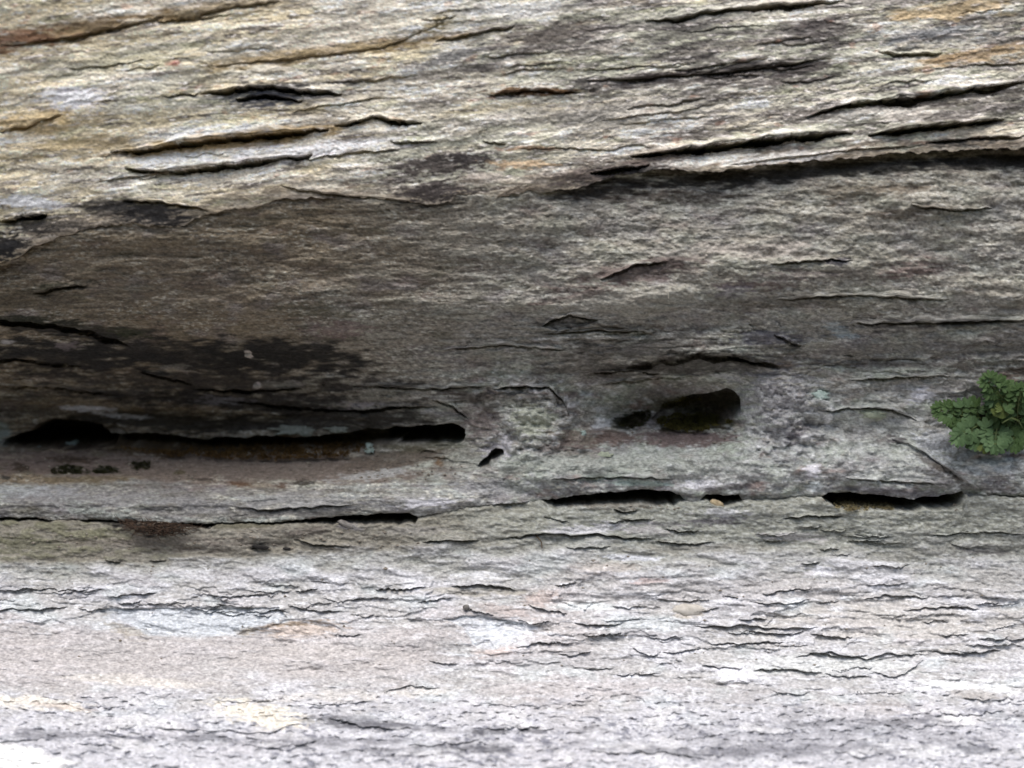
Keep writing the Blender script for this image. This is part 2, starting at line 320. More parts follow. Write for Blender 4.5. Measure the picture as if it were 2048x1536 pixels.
def fields(px, py, bed):
    """fine relief (m), undercut (m) and albedo for points given in reference pixels"""
    px = px.astype(f32); py = py.astype(f32)
    n = len(px)
    up = np.full(n, bed == 0); mid = np.full(n, bed == 1); low = np.full(n, bed == 2)
    tl = f32((-.105, -.015, .012)[bed])
    ys = py - tl * px                                     # along the foliation
    h = np.zeros(n, f32); uz = np.zeros(n, f32); ux = np.zeros(n, f32)
    # ---- relief
    N0 = fbm(px / 520, ys / 170, 1, 3)
    N1 = fbm(px / 150, ys / 42, 2, 3)
    N2 = fbm(px / 46, ys / 15, 3, 3)
    N3 = fbm(px / 15, ys / 6, 4, 2)
    N4 = noise(px / 5.5, ys / 3.2, 5)
    Ni = fbm(px / 24, py / 22, 6, 3)                      # not layered
    pillar = sstep(1480, 1540, px) * sstep(1700, 1600, px) + sstep(930, 960, px) * sstep(1200, 1120, px)
    pillar = pillar * sstep(740, 800, py) * sstep(930, 890, py)
    wi = sstep(900, 1010, px + 70 * N0) * sstep(715, 800, py + 40 * N1 - .02 * (px - 1500)) if bed == 1 else np.zeros(n, f32)
    if bed == 1:
        wi = np.maximum(wi, .55 * sstep(760, 1150, px + 120 * N0 + 80 * N1))
    amp = (.0010 if bed == 0 else .0018 if bed == 1 else .0026)
    h += N0 * (.003 if bed == 0 else .006) + N1 * amp * 1.1 + N2 * amp * .55 + N3 * amp * .22 + N4 * .00024
    h += pillar * Ni * .0030 + wi * (Ni * .0022 + fbm(px / 60, py / 44, 7, 2) * .003)
    if bed == 2:
        lowb = sstep(1340, 1430, py + 40 * N1)
        h += lowb * (fbm(px / 30, py / 12, 8, 3) * .0022 - .0016 * sstep(.28, .5, noise(px / 16, py / 8, 9)))
    # laminae
    if bed == 0:
        A = (.10, .14, .16)
    elif bed == 1:
        k = (sstep(620, 760, py) * .5 + .28) * (1 - .72 * wi) * (1 - .6 * sstep(930, 960, py)) + .7 * np.exp(-((py - 680) / 60) ** 2) * sstep(900, 1100, px)
        A = (.35 * k, .75 * k, .9 * k)
    else:
        k = sstep(1140, 1175, py) * (1 - .92 * sstep(1225, 1262, py - 20 * N1) * sstep(1020, 860, px + 120 * N1) * sstep(1420, 1370, py))
        k = k * (1 - .55 * sstep(1345, 1375, py)) + .22
        A = (.20 * k, .34 * k, .55 * k)
    l1, e1 = laminae(px, ys, 88, 0, 21, 260, .0)
    l2, e2 = laminae(px, ys, 36, 0, 41, 150, .02)
    l3, e3 = laminae(px, ys, 14, 0, 61, 90, .05)
    h += A[0] * l1 * .0046 + A[1] * l2 * .0026 + A[2] * l3 * .0011
    lam_edge = np.clip(A[1] * e2 + A[2] * e3 * .8, 0, 1)
    # cracks
    for pts, lip, rise, gap, gw in (CR_U, CR_M, CR_L)[bed]:
        x0, x1 = pts[0][0], pts[-1][0]
        ymin = min(p[1] for p in pts); ymax = max(p[1] for p in pts)
        ix = box_idx(px, py, x0, x1, ymin - 2.2 * rise, ymax + 5 * gw + 8)
        if len(ix) == 0:
            continue
        X = px[ix]; Y = py[ix]
        yl = np.interp(X, [p[0] for p in pts], [p[1] for p in pts]) + 3.2 * noise(X / 26, X * 0 + ymin, 77) + 1.6 * noise(X / 8, X * 0 + ymin, 78)
        t = (X - x0) / (x1 - x0)
        tp = np.clip(np.minimum(t, 1 - t) * 5, 0, 1) ** .7
        var = .75 + .6 * noise(X / 60, X * 0 + ymin * .3, 79)
        dy = Y - yl
        g = gw * (1.4 if bed == 0 else 1) * (.45 + .55 * tp) * var
        hl = np.where(dy <= 0, lip * (.0004 if bed == 0 else .001) * tp * np.exp(np.minimum(dy, 0) / (rise * .5)), 0)
        s = np.clip(dy / np.maximum(g, .5), 0, 1)
        if bed == 0 and gap >= 5:
            gap = gap * 2.6
        hg = np.where((dy > 0) & (s < 1), -gap * .001 * tp * (1 - s ** 3), 0)
        tail = np.where(s >= 1, -.12 * gap * .001 * tp * np.exp(-(dy - g) / (g + 4)), 0)
        h[ix] += hl + hg + tail
        uz[ix] += np.where((dy > 0) & (s < 1), (.0022 if bed == 0 else .0009) * tp * (1 - s), 0)
    cav_shade = np.zeros(n, f32)
    if bed == 1:
        for pts, dep, und in CAV:
            a = np.array(pts)
            x0, y0 = a.min(0); x1, y1 = a.max(0)
            ix = box_idx(px, py, x0 - 20, x1 + 20, y0 - 20, y1 + 20)
            if len(ix) == 0:
                continue
            X = px[ix] + 7 * noise(px[ix] / 34, py[ix] / 30, 90) + 1.6 * noise(px[ix] / 11, py[ix] / 9, 91)
            Y = py[ix] + 5 * noise(px[ix] / 40, py[ix] / 34, 92) + 1.3 * noise(px[ix] / 12, py[ix] / 8, 93)
            d, ins, ad = poly_sd(X, Y, pts)
            hh = y1 - y0
            v = np.clip((Y - y0) / hh, 0, 1)
            fl = 1 - sstep(.62, 1.05, v)                   # the floor ramps back out
            prof = sstep(0, 5, d) * (.22 + .78 * fl) * sstep(-2, 12, d + 4)
            left = 1.0
            if dep == .019:
                left = .22 + .78 * sstep(1350, 1450, X + 1.0 * (Y - 820))
            h[ix] -= dep * prof * left * (1 + .25 * Ni[ix])
            uz[ix] += und * prof * fl * 1.0
            ux[ix] += np.clip((X - (x0 + x1) / 2) / ((x1 - x0) / 2), -1, 1) ** 3 * und * 1.6 * prof
            cav_shade[ix] = np.maximum(cav_shade[ix], sstep(0, 7, d))
    scar = np.zeros(n, f32)
    for pts, dep in SCARS:
        a = np.array(pts)
        x0, y0 = a.min(0); x1, y1 = a.max(0)
        if (bed == 2) != (y0 > 1050):
            continue
        ix = box_idx(px, py, x0 - 20, x1 + 20, y0 - 20, y1 + 20)
        if len(ix) == 0:
            continue
        d, ins, ad = poly_sd(px[ix] + 7 * N2[ix] + 4 * N3[ix], py[ix] + 5 * N2[ix] + 3 * N3[ix], pts)
        h[ix] -= dep * sstep(0, 3, d) * np.exp(-np.maximum(d - 4, 0) / 60)
        scar[ix] = np.maximum(scar[ix], sstep(0, 3, d) * (dep > .0015))
    # ---- albedo
    C = np.zeros((n, 3), f32)

    def mix(c, m):
        m = np.clip(m, 0, 1)[:, None]
        C[:] = C * (1 - m) + lin(c) * m if not isinstance(c, np.ndarray) else C * (1 - m) + c * m
    warpx = 26 * N2 + 10 * N3 + 60 * N1
    warpy = 7 * N2 + 4 * N3 + 9 * N1
    S1 = fbm(px / 210, ys / 15, 101, 3)                   # long streaks
    S2 = fbm(px / 70, ys / 8, 102, 3)
    S3 = fbm(px / 24, ys / 5, 103, 2)
    G = noise(px / 7, py / 5, 104)
    if bed == 0:
        B0 = fbm(px / 330, ys / 60, 170, 4); Bk = fbm(px / 190, ys / 26, 171, 4); Bs = fbm(px / 120, ys / 13, 172, 4)
        C[:] = lin((188, 180, 160))
        mix((164, 162, 142), sstep(-.2, .4, N0 + .35 * (px - 900) / 1100))
        mix((216, 207, 190), sstep(-.02, .30, N1 + .5 * S2) * .9)
        mix((146, 138, 118), sstep(.05, .45, S1 + .3 * N2) * .65)
        mix((186, 170, 128), sstep(-.02, .30, B0 + .3 * S2 + .28 * (640 - px) / 700 + .05 * (180 - py) / 200) * .5)
        mix((136, 140, 108), sstep(.16, .45, fbm(px / 160, ys / 30, 110, 3)) * .45)
        dk = sstep(850, 1400, px)
        mix((88, 82, 78), sstep(.10, .30, Bk - .16 + .26 * dk + .2 * S3) * .75)
        mix((54, 50, 49), sstep(.16, .30, Bs - .06 + .10 * dk + .35 * S3) * .72)
        mix((44, 41, 40), sstep(.26, .40, S3 + .5 * S1) * (.5 + .25 * dk))
        mix((228, 220, 206), sstep(.22, .42, S3 - .3 * S2) * .6)
        mix((150, 104, 78), sstep(.44, .58, fbm(px / 50, ys / 20, 112, 2)) * .35)
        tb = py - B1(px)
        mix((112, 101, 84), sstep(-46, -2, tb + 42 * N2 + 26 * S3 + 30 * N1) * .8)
    elif bed == 1:
        C[:] = lin((130, 117, 97))
        r = sstep(520, 1150, px + .6 * (py - 560) + 150 * N0 + 110 * N1)
        mix((148, 144, 136), r)
        mix((162, 167, 155), r * sstep(-.1, .4, N1 + .3 * (py - 850) / 300) * .85)
        mix((158, 150, 132), sstep(34, 0, py - B1(px) + 40 * N2 + 26 * S3 + 14) * .55)
        pat = sstep(-.25, .3, fbm(px / 170, ys / 60, 145, 3))
        t2 = sstep(0, 14, py - np.interp(px, [0, 200, 300, 380, 480, 560, 650, 760, 850, 900, 960, 1010, 1100], [966, 962, 952, 958, 971, 973, 968, 956, 945, 934, 926, 905, 880]) + 7 * N2 + 4 * N3)
        mix((152, 152, 150), t2)
        mix((124, 122, 118), t2 * sstep(950, 650, px + 120 * N0))
        mix((166, 174, 166), t2 * sstep(.0, .35, N1 + .3 * N3) * .5)
        mix((124, 118, 124), sstep(.1, .45, fbm(px / 90, ys / 45, 120, 3)) * .4)
        mix((110, 92, 86), sstep(.22, .5, fbm(px / 110, ys / 34, 121, 3)) * .45)
        mix((88, 86, 66), sstep(.16, .45, fbm(px / 120, ys / 26, 122, 3)) * .45)
        S4 = fbm(px / 11, ys / 4.2, 140, 2)
        an = 1 - .7 * wi
        mix((164, 158, 142), r * sstep(720, 600, py + 60 * N1) * sstep(-.3, .3, N1 + N0) * .6)
        mix((190, 187, 172), sstep(.10, .38, S3 + .25 * N2) * (.10 + .45 * pat) * (.7 + .6 * r) * an)
        mix((170, 168, 158), sstep(.14, .46, S2 + .3 * S1) * (.2 + .2 * r) * an)
        mix((212, 210, 198), sstep(.20, .42, S4 + .25 * N2) * (.12 + .5 * pat) * (.75 + .4 * r))
        mix((72, 67, 58), sstep(.16, .42, -S2 + .35 * N1 - .15 * G) * .55 * an)
        mix((82, 76, 64), sstep(.12, .36, -S1 + .3 * N2) * .5 * an)
        mix((60, 56, 50), sstep(.2, .45, -S4 - .2 * S2) * .5)
        mix((46, 43, 38), sstep(.34, .55, S3 - .3 * N2) * .5 * an)
        wi = wi * (.55 + .45 * sstep(640, 780, py))
        I1 = fbm(px / 62, ys / 30, 160, 4); I2 = fbm(px / 20, ys / 10, 161, 3); I3 = fbm(px / 110, ys / 50, 162, 3)
        mix((158, 166, 150), wi * sstep(-.05, .35, I3) * .6)
        mix((116, 109, 112), wi * sstep(.05, .40, -I1 + .3 * I2) * .55)
        mix((176, 178, 172), wi * sstep(.05, .36, I1 + .5 * I2) * .5)
        mix((84, 78, 76), wi * sstep(.14, .40, -I2 - .2 * I3) * .42)
        mix((214, 214, 214), wi * sstep(.18, .44, I2 + .2 * I1 + .2 * S4) * .5)
        mix((122, 96, 88), wi * sstep(.24, .45, fbm(px / 60, py / 30, 163, 3)) * .5)
        mix((200, 200, 202), pillar * sstep(.05, .4, Ni) * .6)
        mix((98, 94, 100), pillar * sstep(.05, .4, -Ni) * .6)
    else:
        C[:] = lin((182, 180, 178))
        
        mix((198, 197, 200), sstep(-.2, .4, N1))
        mix((156, 153, 153), sstep(.1, .42, S1 + .3 * N1) * .6)
        mix((186, 178, 175), sstep(.1, .4, N0 + .3 * N1) * .5)
        mix((224, 224, 228), sstep(.16, .48, S2 + .4 * N2) * .7)
        mix((200, 208, 208), sstep(.15, .45, fbm(px / 130, ys / 50, 130, 2)) * .45)
        mix((132, 126, 120), sstep(.24, .46, S3 - .3 * N1) * .35)
        S4 = fbm(px / 11, ys / 4.2, 140, 2)
        mix((226, 226, 228), sstep(.18, .42, S4 + .25 * N2) * .45)
        mix((134, 130, 130), sstep(.2, .45, -S4 - .2 * S2) * .25)
        top_band = sstep(1185, 1040, py + 55 * N1 + 25 * N2 + 40 * N0)  # greenish grey, darker towards the top of the ledge
        mix((134, 136, 122), top_band * .8)
        mix((170, 172, 166), top_band * sstep(.05, .36, S4 + .5 * S3) * .7)
        mix((104, 102, 92), top_band * sstep(.10, .40, -S3 + .3 * N1) * .5)
        smooth = sstep(1245, 1275, py + 12 * N1) * sstep(900, 820, px + 60 * N1) * sstep(1400, 1330, py + 40 * N1)
        mix((182, 176, 174), smooth * .75)
        sp = sstep(1370, 1450, py + 50 * N1 + 30 * N2)
        mix((204, 203, 208), sp * .6)
        clump = sstep(-.15, .3, fbm(px / 120, ys / 36, 150, 3))
        mix((104, 105, 116), sp * sstep(.12, .36, noise(px / 26, py / 8, 131) + .6 * noise(px / 8, py / 5, 132) + .3 * N1) * (.1 + .7 * clump))
        mix((90, 91, 104), sp * sstep(.14, .38, S2 + .25 * G + .3 * N1) * (.2 + .45 * clump))
        mix((226, 224, 222), sp * sstep(.12, .36, N1 + .4 * S2) * .5)
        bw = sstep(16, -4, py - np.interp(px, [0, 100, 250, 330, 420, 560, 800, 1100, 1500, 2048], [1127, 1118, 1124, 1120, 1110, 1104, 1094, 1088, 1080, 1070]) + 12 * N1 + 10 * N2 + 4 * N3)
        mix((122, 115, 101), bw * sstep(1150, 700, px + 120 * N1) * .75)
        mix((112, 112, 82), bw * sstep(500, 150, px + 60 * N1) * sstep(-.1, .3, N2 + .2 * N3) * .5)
    # named stains, lichens and crusts
    for (cx, cy, rx, ry, rot, c, st, rag) in (ST_U, ST_M, ST_L)[bed]:
        m = 2.0
        ix = box_idx(px, py, cx - rx * m - 40, cx + rx * m + 40, cy - ry * m - abs(rot) * rx * .03 - 20, cy + ry * m + abs(rot) * rx * .03 + 20)
        if len(ix) == 0:
            continue
        ca, sa = math.cos(math.radians(rot)), math.sin(math.radians(rot))
        X = px[ix] - cx + warpx[ix] * .35 * min(1, rx / 60); Y = py[ix] - cy + warpy[ix] * .6 * min(1, ry / 12)
        u = (X * ca + Y * sa) / rx; v = (-X * sa + Y * ca) / ry
        r = np.sqrt(u * u + v * v) + rag * (1.9 * S3[ix] + 1.5 * S2[ix] + .9 * N3[ix] + .5 * G[ix])
        if rx >= 110:
            r = np.sqrt(u * u + v * v) + rag * (.7 * S3[ix] + 1.0 * S2[ix] + 1.5 * N2[ix] + .9 * N1[ix])
        w = np.clip(sstep(1.02 + .5 * rag, .9 - .7 * rag, r) * st, 0, 1)[:, None]
        cl = lin(c); lm = cl.mean(); cl = lm + (cl - lm) * SAT[bed]
        C[ix] = C[ix] * (1 - w) + cl * w
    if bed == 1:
        mix((66, 56, 38), cav_shade * .6)  # cavity interiors darkened: painted shade with a damp algae tone
    mix((198, 202, 206) if bed == 2 else (150, 150, 150), scar * (.45 + .5 * sstep(-.2, .3, N2)) if bed == 2 else scar * .3)
    # grain
    C *= (1.54, .97, .95)[bed]
    if bed == 0:
        C[:, 2] *= 1.06
    if bed == 2:
        C *= .96
    C *= (1 + .16 * N4 + .14 * G + .10 * N3)[:, None]
    fields.ux = ux
    return h, uz, np.clip(C, .008, .82)


SAT = (.78, .70, .50)
BLK = (40, 38, 36); DRK = (58, 55, 50); OCH = (142, 116, 58); OLV = (84, 76, 38); CRM = (214, 204, 186); WHT = (226, 226, 226); RST = (136, 82, 50)
MOS = (46, 46, 22); PNK = (116, 101, 89); BRN = (92, 74, 52); CYA = (176, 196, 184); GRN = (158, 164, 142); LIL = (128, 124, 138)
ST_U = [
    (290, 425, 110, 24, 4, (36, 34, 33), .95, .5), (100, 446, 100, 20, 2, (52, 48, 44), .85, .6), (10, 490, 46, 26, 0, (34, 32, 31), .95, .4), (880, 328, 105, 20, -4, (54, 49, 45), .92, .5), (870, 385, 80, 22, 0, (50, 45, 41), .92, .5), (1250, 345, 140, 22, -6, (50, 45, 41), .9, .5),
    (1900, 225, 180, 22, -7, (72, 66, 58), .75, .7), (1120, 75, 130, 26, -9, (76, 70, 66), .75, .7), (1450, 150, 230, 22, -6, (70, 64, 60), .75, .7), (1640, 60, 120, 18, -3, (72, 66, 62), .7, .7), (540, 188, 110, 20, -2, (74, 74, 78), .75, .7), (900, 250, 60, 12, -3, (84, 78, 66), .7, .6),
    (150, 62, 190, 24, -11, (108, 84, 40), .85, .5), (30, 78, 80, 22, -6, (110, 72, 44), .7, .5), (420, 18, 150, 16, -8, (104, 84, 44), .7, .6), (640, 105, 240, 15, -7, OCH, .75, .6),
    (870, 50, 40, 12, -30, (120, 104, 50), .8, .5), (60, 245, 110, 22, -6, (168, 142, 84), .75, .6), (440, 285, 240, 15, -8, (150, 122, 62), .85, .5), (150, 290, 140, 18, -5, (172, 150, 96), .7, .6),
    (345, 127, 14, 6, 0, (150, 60, 40), .7, .4), (150, 195, 60, 22, -5, (206, 202, 204), .8, .5), (520, 195, 60, 18, 0, (58, 60, 68), .8, .6), (560, 170, 70, 8, 0, DRK, .8, .6), (640, 188, 40, 7, 0, BLK, .8, .5),
    (340, 318, 110, 14, -6, CRM, .9, .4), (620, 300, 160, 16, -6, (206, 200, 196), .7, .6), (60, 405, 70, 11, 2, (226, 214, 204), .95, .3), (20, 385, 26, 6, 0, DRK, .8, .4),
    (880, 330, 90, 20, -4, (84, 76, 68), .85, .6), (860, 380, 60, 22, 0, (74, 66, 60), .9, .5), (930, 320, 45, 9, 0, (66, 60, 56), .8, .5), (220, 410, 90, 12, 4, DRK, .85, .6), (290, 432, 80, 18, 4, BLK, .9, .5), (90, 455, 60, 12, -4, BLK, .85, .6),
    (10, 500, 30, 20, 0, (36, 35, 34), .95, .4), (340, 445, 60, 8, -4, BLK, .8, .5), (160, 440, 90, 14, -6, (96, 88, 74), .7, .6), (860, 210, 60, 12, -6, DRK, .4, .6),
    (1065, 184, 90, 8, 0, (92, 64, 28), .95, .4), (900, 115, 90, 14, -12, (90, 90, 94), .7, .6), (930, 140, 110, 9, -8, DRK, .6, .6), (1090, 72, 110, 24, -9, (88, 80, 70), .7, .7),
    (1360, 68, 110, 12, -6, DRK, .7, .6), (1180, 100, 90, 10, -6, (100, 92, 84), .6, .6), (1640, 50, 70, 14, 0, (70, 62, 58), .8, .6), (1480, 88, 150, 10, -3, (92, 84, 78), .6, .7), (1450, 145, 220, 16, -6, (74, 66, 60), .7, .7), (1560, 165, 100, 12, -4, (80, 72, 66), .6, .7),
    (1900, 20, 130, 16, -6, (176, 150, 100), .8, .6), (1950, 110, 130, 14, -9, (156, 124, 74), .75, .6), (1870, 70, 110, 18, -4, (108, 114, 116), .6, .6), (1830, 210, 190, 12, -8, (84, 76, 66), .8, .6), (1970, 190, 90, 14, -6, (74, 68, 60), .7, .6),
    (1400, 322, 120, 11, -6, (206, 196, 176), .9, .4), (1560, 315, 130, 10, -5, (200, 192, 176), .85, .4), (1700, 232, 160, 10, -5, (196, 188, 168), .8, .4), (1950, 262, 90, 8, -4, (184, 170, 140), .7, .5), (1900, 285, 60, 9, -4, DRK, .8, .5),
    (1180, 350, 90, 16, -8, (96, 84, 74), .8, .6), (1040, 328, 60, 9, 0, (196, 164, 116), .8, .4), (1050, 297, 60, 5, 0, (150, 110, 70), .7, .4), (980, 355, 50, 10, 0, (182, 168, 148), .7, .4), (1100, 395, 60, 8, 0, (186, 176, 158), .6, .4), (1270, 340, 60, 14, -4, BLK, .8, .5),
    (1300, 320, 70, 10, -4, (100, 84, 72), .6, .5), (1500, 20, 200, 20, -4, (150, 146, 128), .6, .6), (1030, 20, 110, 18, -4, (210, 204, 190), .7, .5), (1620, 235, 60, 12, -12, (90, 82, 72), .7, .5),
    (700, 60, 140, 20, -8, (206, 192, 166), .6, .6), (240, 120, 150, 26, -6, (150, 150, 116), .5, .6), (1180, 230, 240, 30, -3, (158, 152, 134), .6, .6),
]
ST_M = [
    # black water stain and algae under the brow, part of it painted-in shadow
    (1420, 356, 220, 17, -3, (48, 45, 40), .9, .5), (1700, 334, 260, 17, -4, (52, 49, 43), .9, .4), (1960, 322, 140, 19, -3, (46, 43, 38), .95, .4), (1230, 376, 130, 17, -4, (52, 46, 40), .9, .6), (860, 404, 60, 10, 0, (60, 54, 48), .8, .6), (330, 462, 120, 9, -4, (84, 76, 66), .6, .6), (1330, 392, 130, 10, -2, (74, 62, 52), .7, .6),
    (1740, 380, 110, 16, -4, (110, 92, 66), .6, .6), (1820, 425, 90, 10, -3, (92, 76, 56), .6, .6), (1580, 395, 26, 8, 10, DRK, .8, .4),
    (120, 655, 190, 16, 6, (50, 46, 38), .85, .6), (330, 708, 350, 36, 4, (38, 35, 32), .9, .6), (560, 712, 170, 36, 2, (34, 32, 29), .9, .5), (120, 712, 200, 30, 3, (38, 36, 34), .85, .6), (420, 762, 380, 26, 2, (50, 45, 42), .8, .6),
    (250, 790, 260, 14, 2, (58, 55, 54), .7, .6), (520, 803, 260, 22, 2, (42, 38, 36), .85, .6), (700, 830, 230, 16, 1, (48, 43, 38), .85, .5), (330, 845, 230, 20, 2, (44, 38, 28), .9, .4), (90, 825, 120, 14, 0, (70, 66, 60), .6, .6), (640, 850, 200, 16, 0, (58, 52, 44), .85, .4),
    (60, 640, 100, 9, 3, (44, 46, 28), .8, .5), (100, 575, 70, 9, -8, (52, 56, 32), .8, .5), (60, 600, 110, 22, -4, (92, 80, 56), .6, .6), (250, 665, 50, 9, 5, (58, 62, 34), .7, .5), (640, 620, 80, 14, 0, (78, 80, 54), .5, .6),
    (690, 660, 60, 14, 0, (134, 104, 104), .5, .5), (400, 560, 340, 60, -2, (104, 92, 80), .35, .7),
    # pale flecks in the stain
    (498, 708, 10, 7, 60, (196, 182, 170), .95, .2), (516, 772, 9, 8, 0, (190, 176, 172), .95, .2), (590, 768, 22, 6, 0, (140, 132, 124), .8, .3), (180, 818, 50, 7, 4, (196, 194, 196), .85, .4), (250, 832, 50, 5, 4, (190, 188, 188), .8, .4), (440, 800, 50, 8, 0, (128, 124, 128), .7, .4),
    (720, 810, 40, 8, -6, (160, 150, 148), .7, .5), (880, 826, 40, 8, 12, (150, 146, 142), .75, .4), (10, 870, 16, 26, 0, (140, 150, 138), .9, .3), (540, 548, 8, 12, 20, (176, 166, 140), .8, .3), (280, 546, 12, 4, 0, (196, 184, 160), .8, .3),
    (345, 735, 30, 8, 0, (130, 124, 110), .6, .4), (130, 690, 26, 8, 0, (130, 116, 116), .7, .4), (560, 770, 40, 6, 0, (120, 118, 104), .6, .4), (10, 684, 14, 5, 0, (176, 172, 170), .8, .3),
    # earth floor of the long hollow
    (470, 935, 500, 32, 1, PNK, .9, .25), (120, 925, 150, 22, 0, (118, 100, 90), .8, .4), (800, 920, 120, 26, -3, (104, 90, 74), .8, .4), (600, 888, 120, 18, 0, (104, 76, 40), .95, .4), (420, 892, 200, 16, 0, (64, 50, 26), .95, .4), (300, 900, 70, 14, 0, (90, 72, 44), .8, .4), (120, 885, 100, 14, 0, (66, 50, 40), .8, .3),
    (140, 938, 36, 9, 3, (44, 46, 24), .95, .4), (215, 940, 26, 8, 0, (40, 42, 24), .95, .4), (285, 930, 22, 10, -6, (46, 42, 26), .9, .4), (40, 932, 18, 9, 0, (66, 52, 34), .85, .5), (8, 956, 12, 5, 0, BLK, .8, .4), (150, 920, 50, 9, 0, (72, 56, 38), .8, .5), (160, 958, 90, 6, 0, (112, 96, 62), .7, .5),
    (610, 966, 24, 6, -4, (52, 44, 34), .9, .4), (480, 968, 20, 7, 0, (98, 66, 34), .8, .4), (565, 970, 9, 6, 0, (80, 54, 34), .8, .4), (410, 960, 26, 3, 3, (64, 54, 44), .8, .4), (360, 946, 10, 5, 0, (84, 74, 40), .8, .4), (880, 925, 8, 10, 0, (112, 78, 34), .8, .4), (830, 895, 110, 9, -2, (84, 80, 46), .6, .5),
    # pillar and right hollow
    (1750, 860, 280, 90, 0, (178, 182, 178), .42, .6), (1050, 850, 95, 66, 0, (164, 166, 158), .55, .5), (1560, 830, 80, 90, 0, (166, 166, 168), .45, .6), (1250, 925, 320, 34, 0, (160, 166, 158), .45, .5),
    (965, 845, 34, 30, 0, (122, 104, 98), .7, .5), (1062, 845, 46, 34, -10, (168, 172, 146), .8, .4), (1100, 795, 30, 8, 10, (150, 146, 140), .6, .4), (1000, 800, 110, 14, 0, (72, 70, 54), .7, .5), (930, 790, 60, 12, 0, (84, 70, 62), .6, .5), (1160, 880, 50, 26, 0, (112, 92, 76), .75, .4), (1130, 900, 60, 18, 0, (112, 96, 90), .6, .5),
    (1370, 876, 100, 18, 0, (116, 96, 90), .95, .3), (1230, 876, 40, 16, -6, (112, 92, 82), .9, .3), (1260, 842, 38, 18, -18, (48, 48, 34), .95, .3), (1340, 812, 46, 18, -8, (92, 84, 56), .8, .4), (1205, 848, 20, 10, -10, (196, 198, 198), .9, .3), (1168, 866, 5, 5, 0, (206, 206, 206), .9, .1),
    (1400, 850, 80, 14, -4, (58, 54, 24), .9, .3), (1300, 700, 180, 26, -3, (70, 64, 54), .7, .6), (1420, 730, 160, 18, -2, (60, 55, 48), .75, .6), (1220, 740, 160, 14, 0, (74, 68, 60), .6, .6), (1500, 722, 70, 10, 8, (54, 50, 40), .8, .5), (1560, 700, 60, 14, 10, (84, 80, 62), .6, .5), (1460, 755, 40, 6, 8, (186, 184, 180), .7, .4),
    (1140, 645, 70, 10, 0, (66, 62, 60), .75, .5), (1250, 655, 90, 12, 0, (100, 88, 74), .6, .5), (1260, 545, 150, 20, -8, (104, 84, 78), .75, .6), (1150, 590, 90, 12, -14, (108, 86, 78), .7, .5), (1280, 600, 150, 22, -4, (160, 154, 138), .7, .5), (1340, 525, 60, 14, 0, (98, 82, 76), .7, .5), (1500, 500, 140, 18, 0, (178, 166, 152), .7, .5),
    (1680, 527, 26, 10, 0, (84, 80, 88), .8, .4), (1640, 548, 220, 10, 0, (92, 80, 70), .5, .6), (1560, 560, 90, 14, -6, (104, 90, 90), .5, .5), (1830, 540, 60, 16, -10, (118, 90, 84), .6, .5), (1500, 570, 60, 8, 0, (110, 84, 76), .6, .5), (1470, 580, 40, 12, -10, (120, 112, 118), .6, .5), (1600, 605, 220, 12, 0, (96, 88, 70), .55, .6),
    (1540, 675, 70, 16, 0, (104, 102, 118), .6, .5), (1680, 660, 30, 12, 20, (170, 182, 184), .8, .4), (1760, 650, 70, 10, 0, (66, 64, 66), .65, .6), (1950, 645, 120, 10, 0, (66, 64, 64), .65, .6), (1850, 700, 200, 18, 0, (112, 108, 104), .5, .6), (1750, 730, 160, 10, 0, (92, 84, 78), .5, .6),
    (1640, 790, 16, 9, -6, CYA, .9, .3), (1645, 806, 10, 9, 0, (186, 186, 180), .85, .3), (1745, 828, 26, 10, 6, (182, 190, 158), .9, .3), (1840, 788, 24, 16, -20, (208, 206, 212), .85, .4), (1880, 890, 46, 34, 0, (196, 200, 206), .75, .5), (1655, 838, 8, 10, 0, WHT, .8, .3), (1580, 870, 16, 16, 0, (88, 84, 94), .8, .4), (1600, 856, 26, 10, -10, (110, 100, 100), .6, .5),
    (1540, 800, 60, 60, 0, (142, 138, 142), .5, .6), (1625, 940, 14, 18, 0, (222, 218, 224), .9, .4), (1630, 975, 16, 9, 0, (196, 206, 206), .8, .4), (1395, 968, 46, 10, 0, (216, 214, 218), .9, .5), (1280, 965, 60, 7, 0, (150, 172, 160), .8, .4), (1200, 955, 40, 8, 0, (150, 166, 152), .6, .4),
    (1300, 990, 110, 9, 0, (84, 78, 80), .7, .5), (1160, 985, 70, 8, -4, (104, 98, 100), .6, .5), (1790, 985, 150, 9, 3, (96, 92, 98), .65, .5), (1450, 978, 60, 8, -6, (104, 98, 100), .7, .5), (1880, 935, 60, 9, 33, (84, 76, 66), .8, .4), (1795, 882, 26, 9, 10, (82, 74, 76), .8, .4), (1960, 975, 50, 8, 0, (92, 86, 80), .6, .5),
    (1990, 930, 60, 22, 0, (196, 200, 196), .6, .5), (1960, 800, 40, 26, 0, (96, 86, 84), .6, .6), (2030, 750, 50, 14, -6, (112, 84, 64), .7, .5), (1990, 770, 20, 10, 0, (196, 196, 186), .8, .4), (1180, 930, 260, 24, 0, (146, 152, 138), .5, .5), (985, 905, 26, 16, 0, (170, 164, 172), .7, .5), (1010, 890, 12, 26, 0, (196, 192, 198), .7, .4),
    (850, 1005, 60, 8, -3, (206, 204, 210), .8, .5), (600, 1000, 160, 14, -2, (150, 150, 150), .5, .5), (200, 1000, 260, 18, 2, (128, 126, 126), .6, .5), (20, 980, 60, 10, 0, (170, 176, 172), .6, .5), (740, 950, 90, 9, -6, (176, 178, 174), .6, .4), (560, 1025, 130, 8, -2, (104, 100, 96), .6, .5),
    (1000, 975, 130, 14, 0, (142, 142, 144), .5, .5), (80, 985, 80, 10, 0, (150, 152, 154), .5, .5),
]
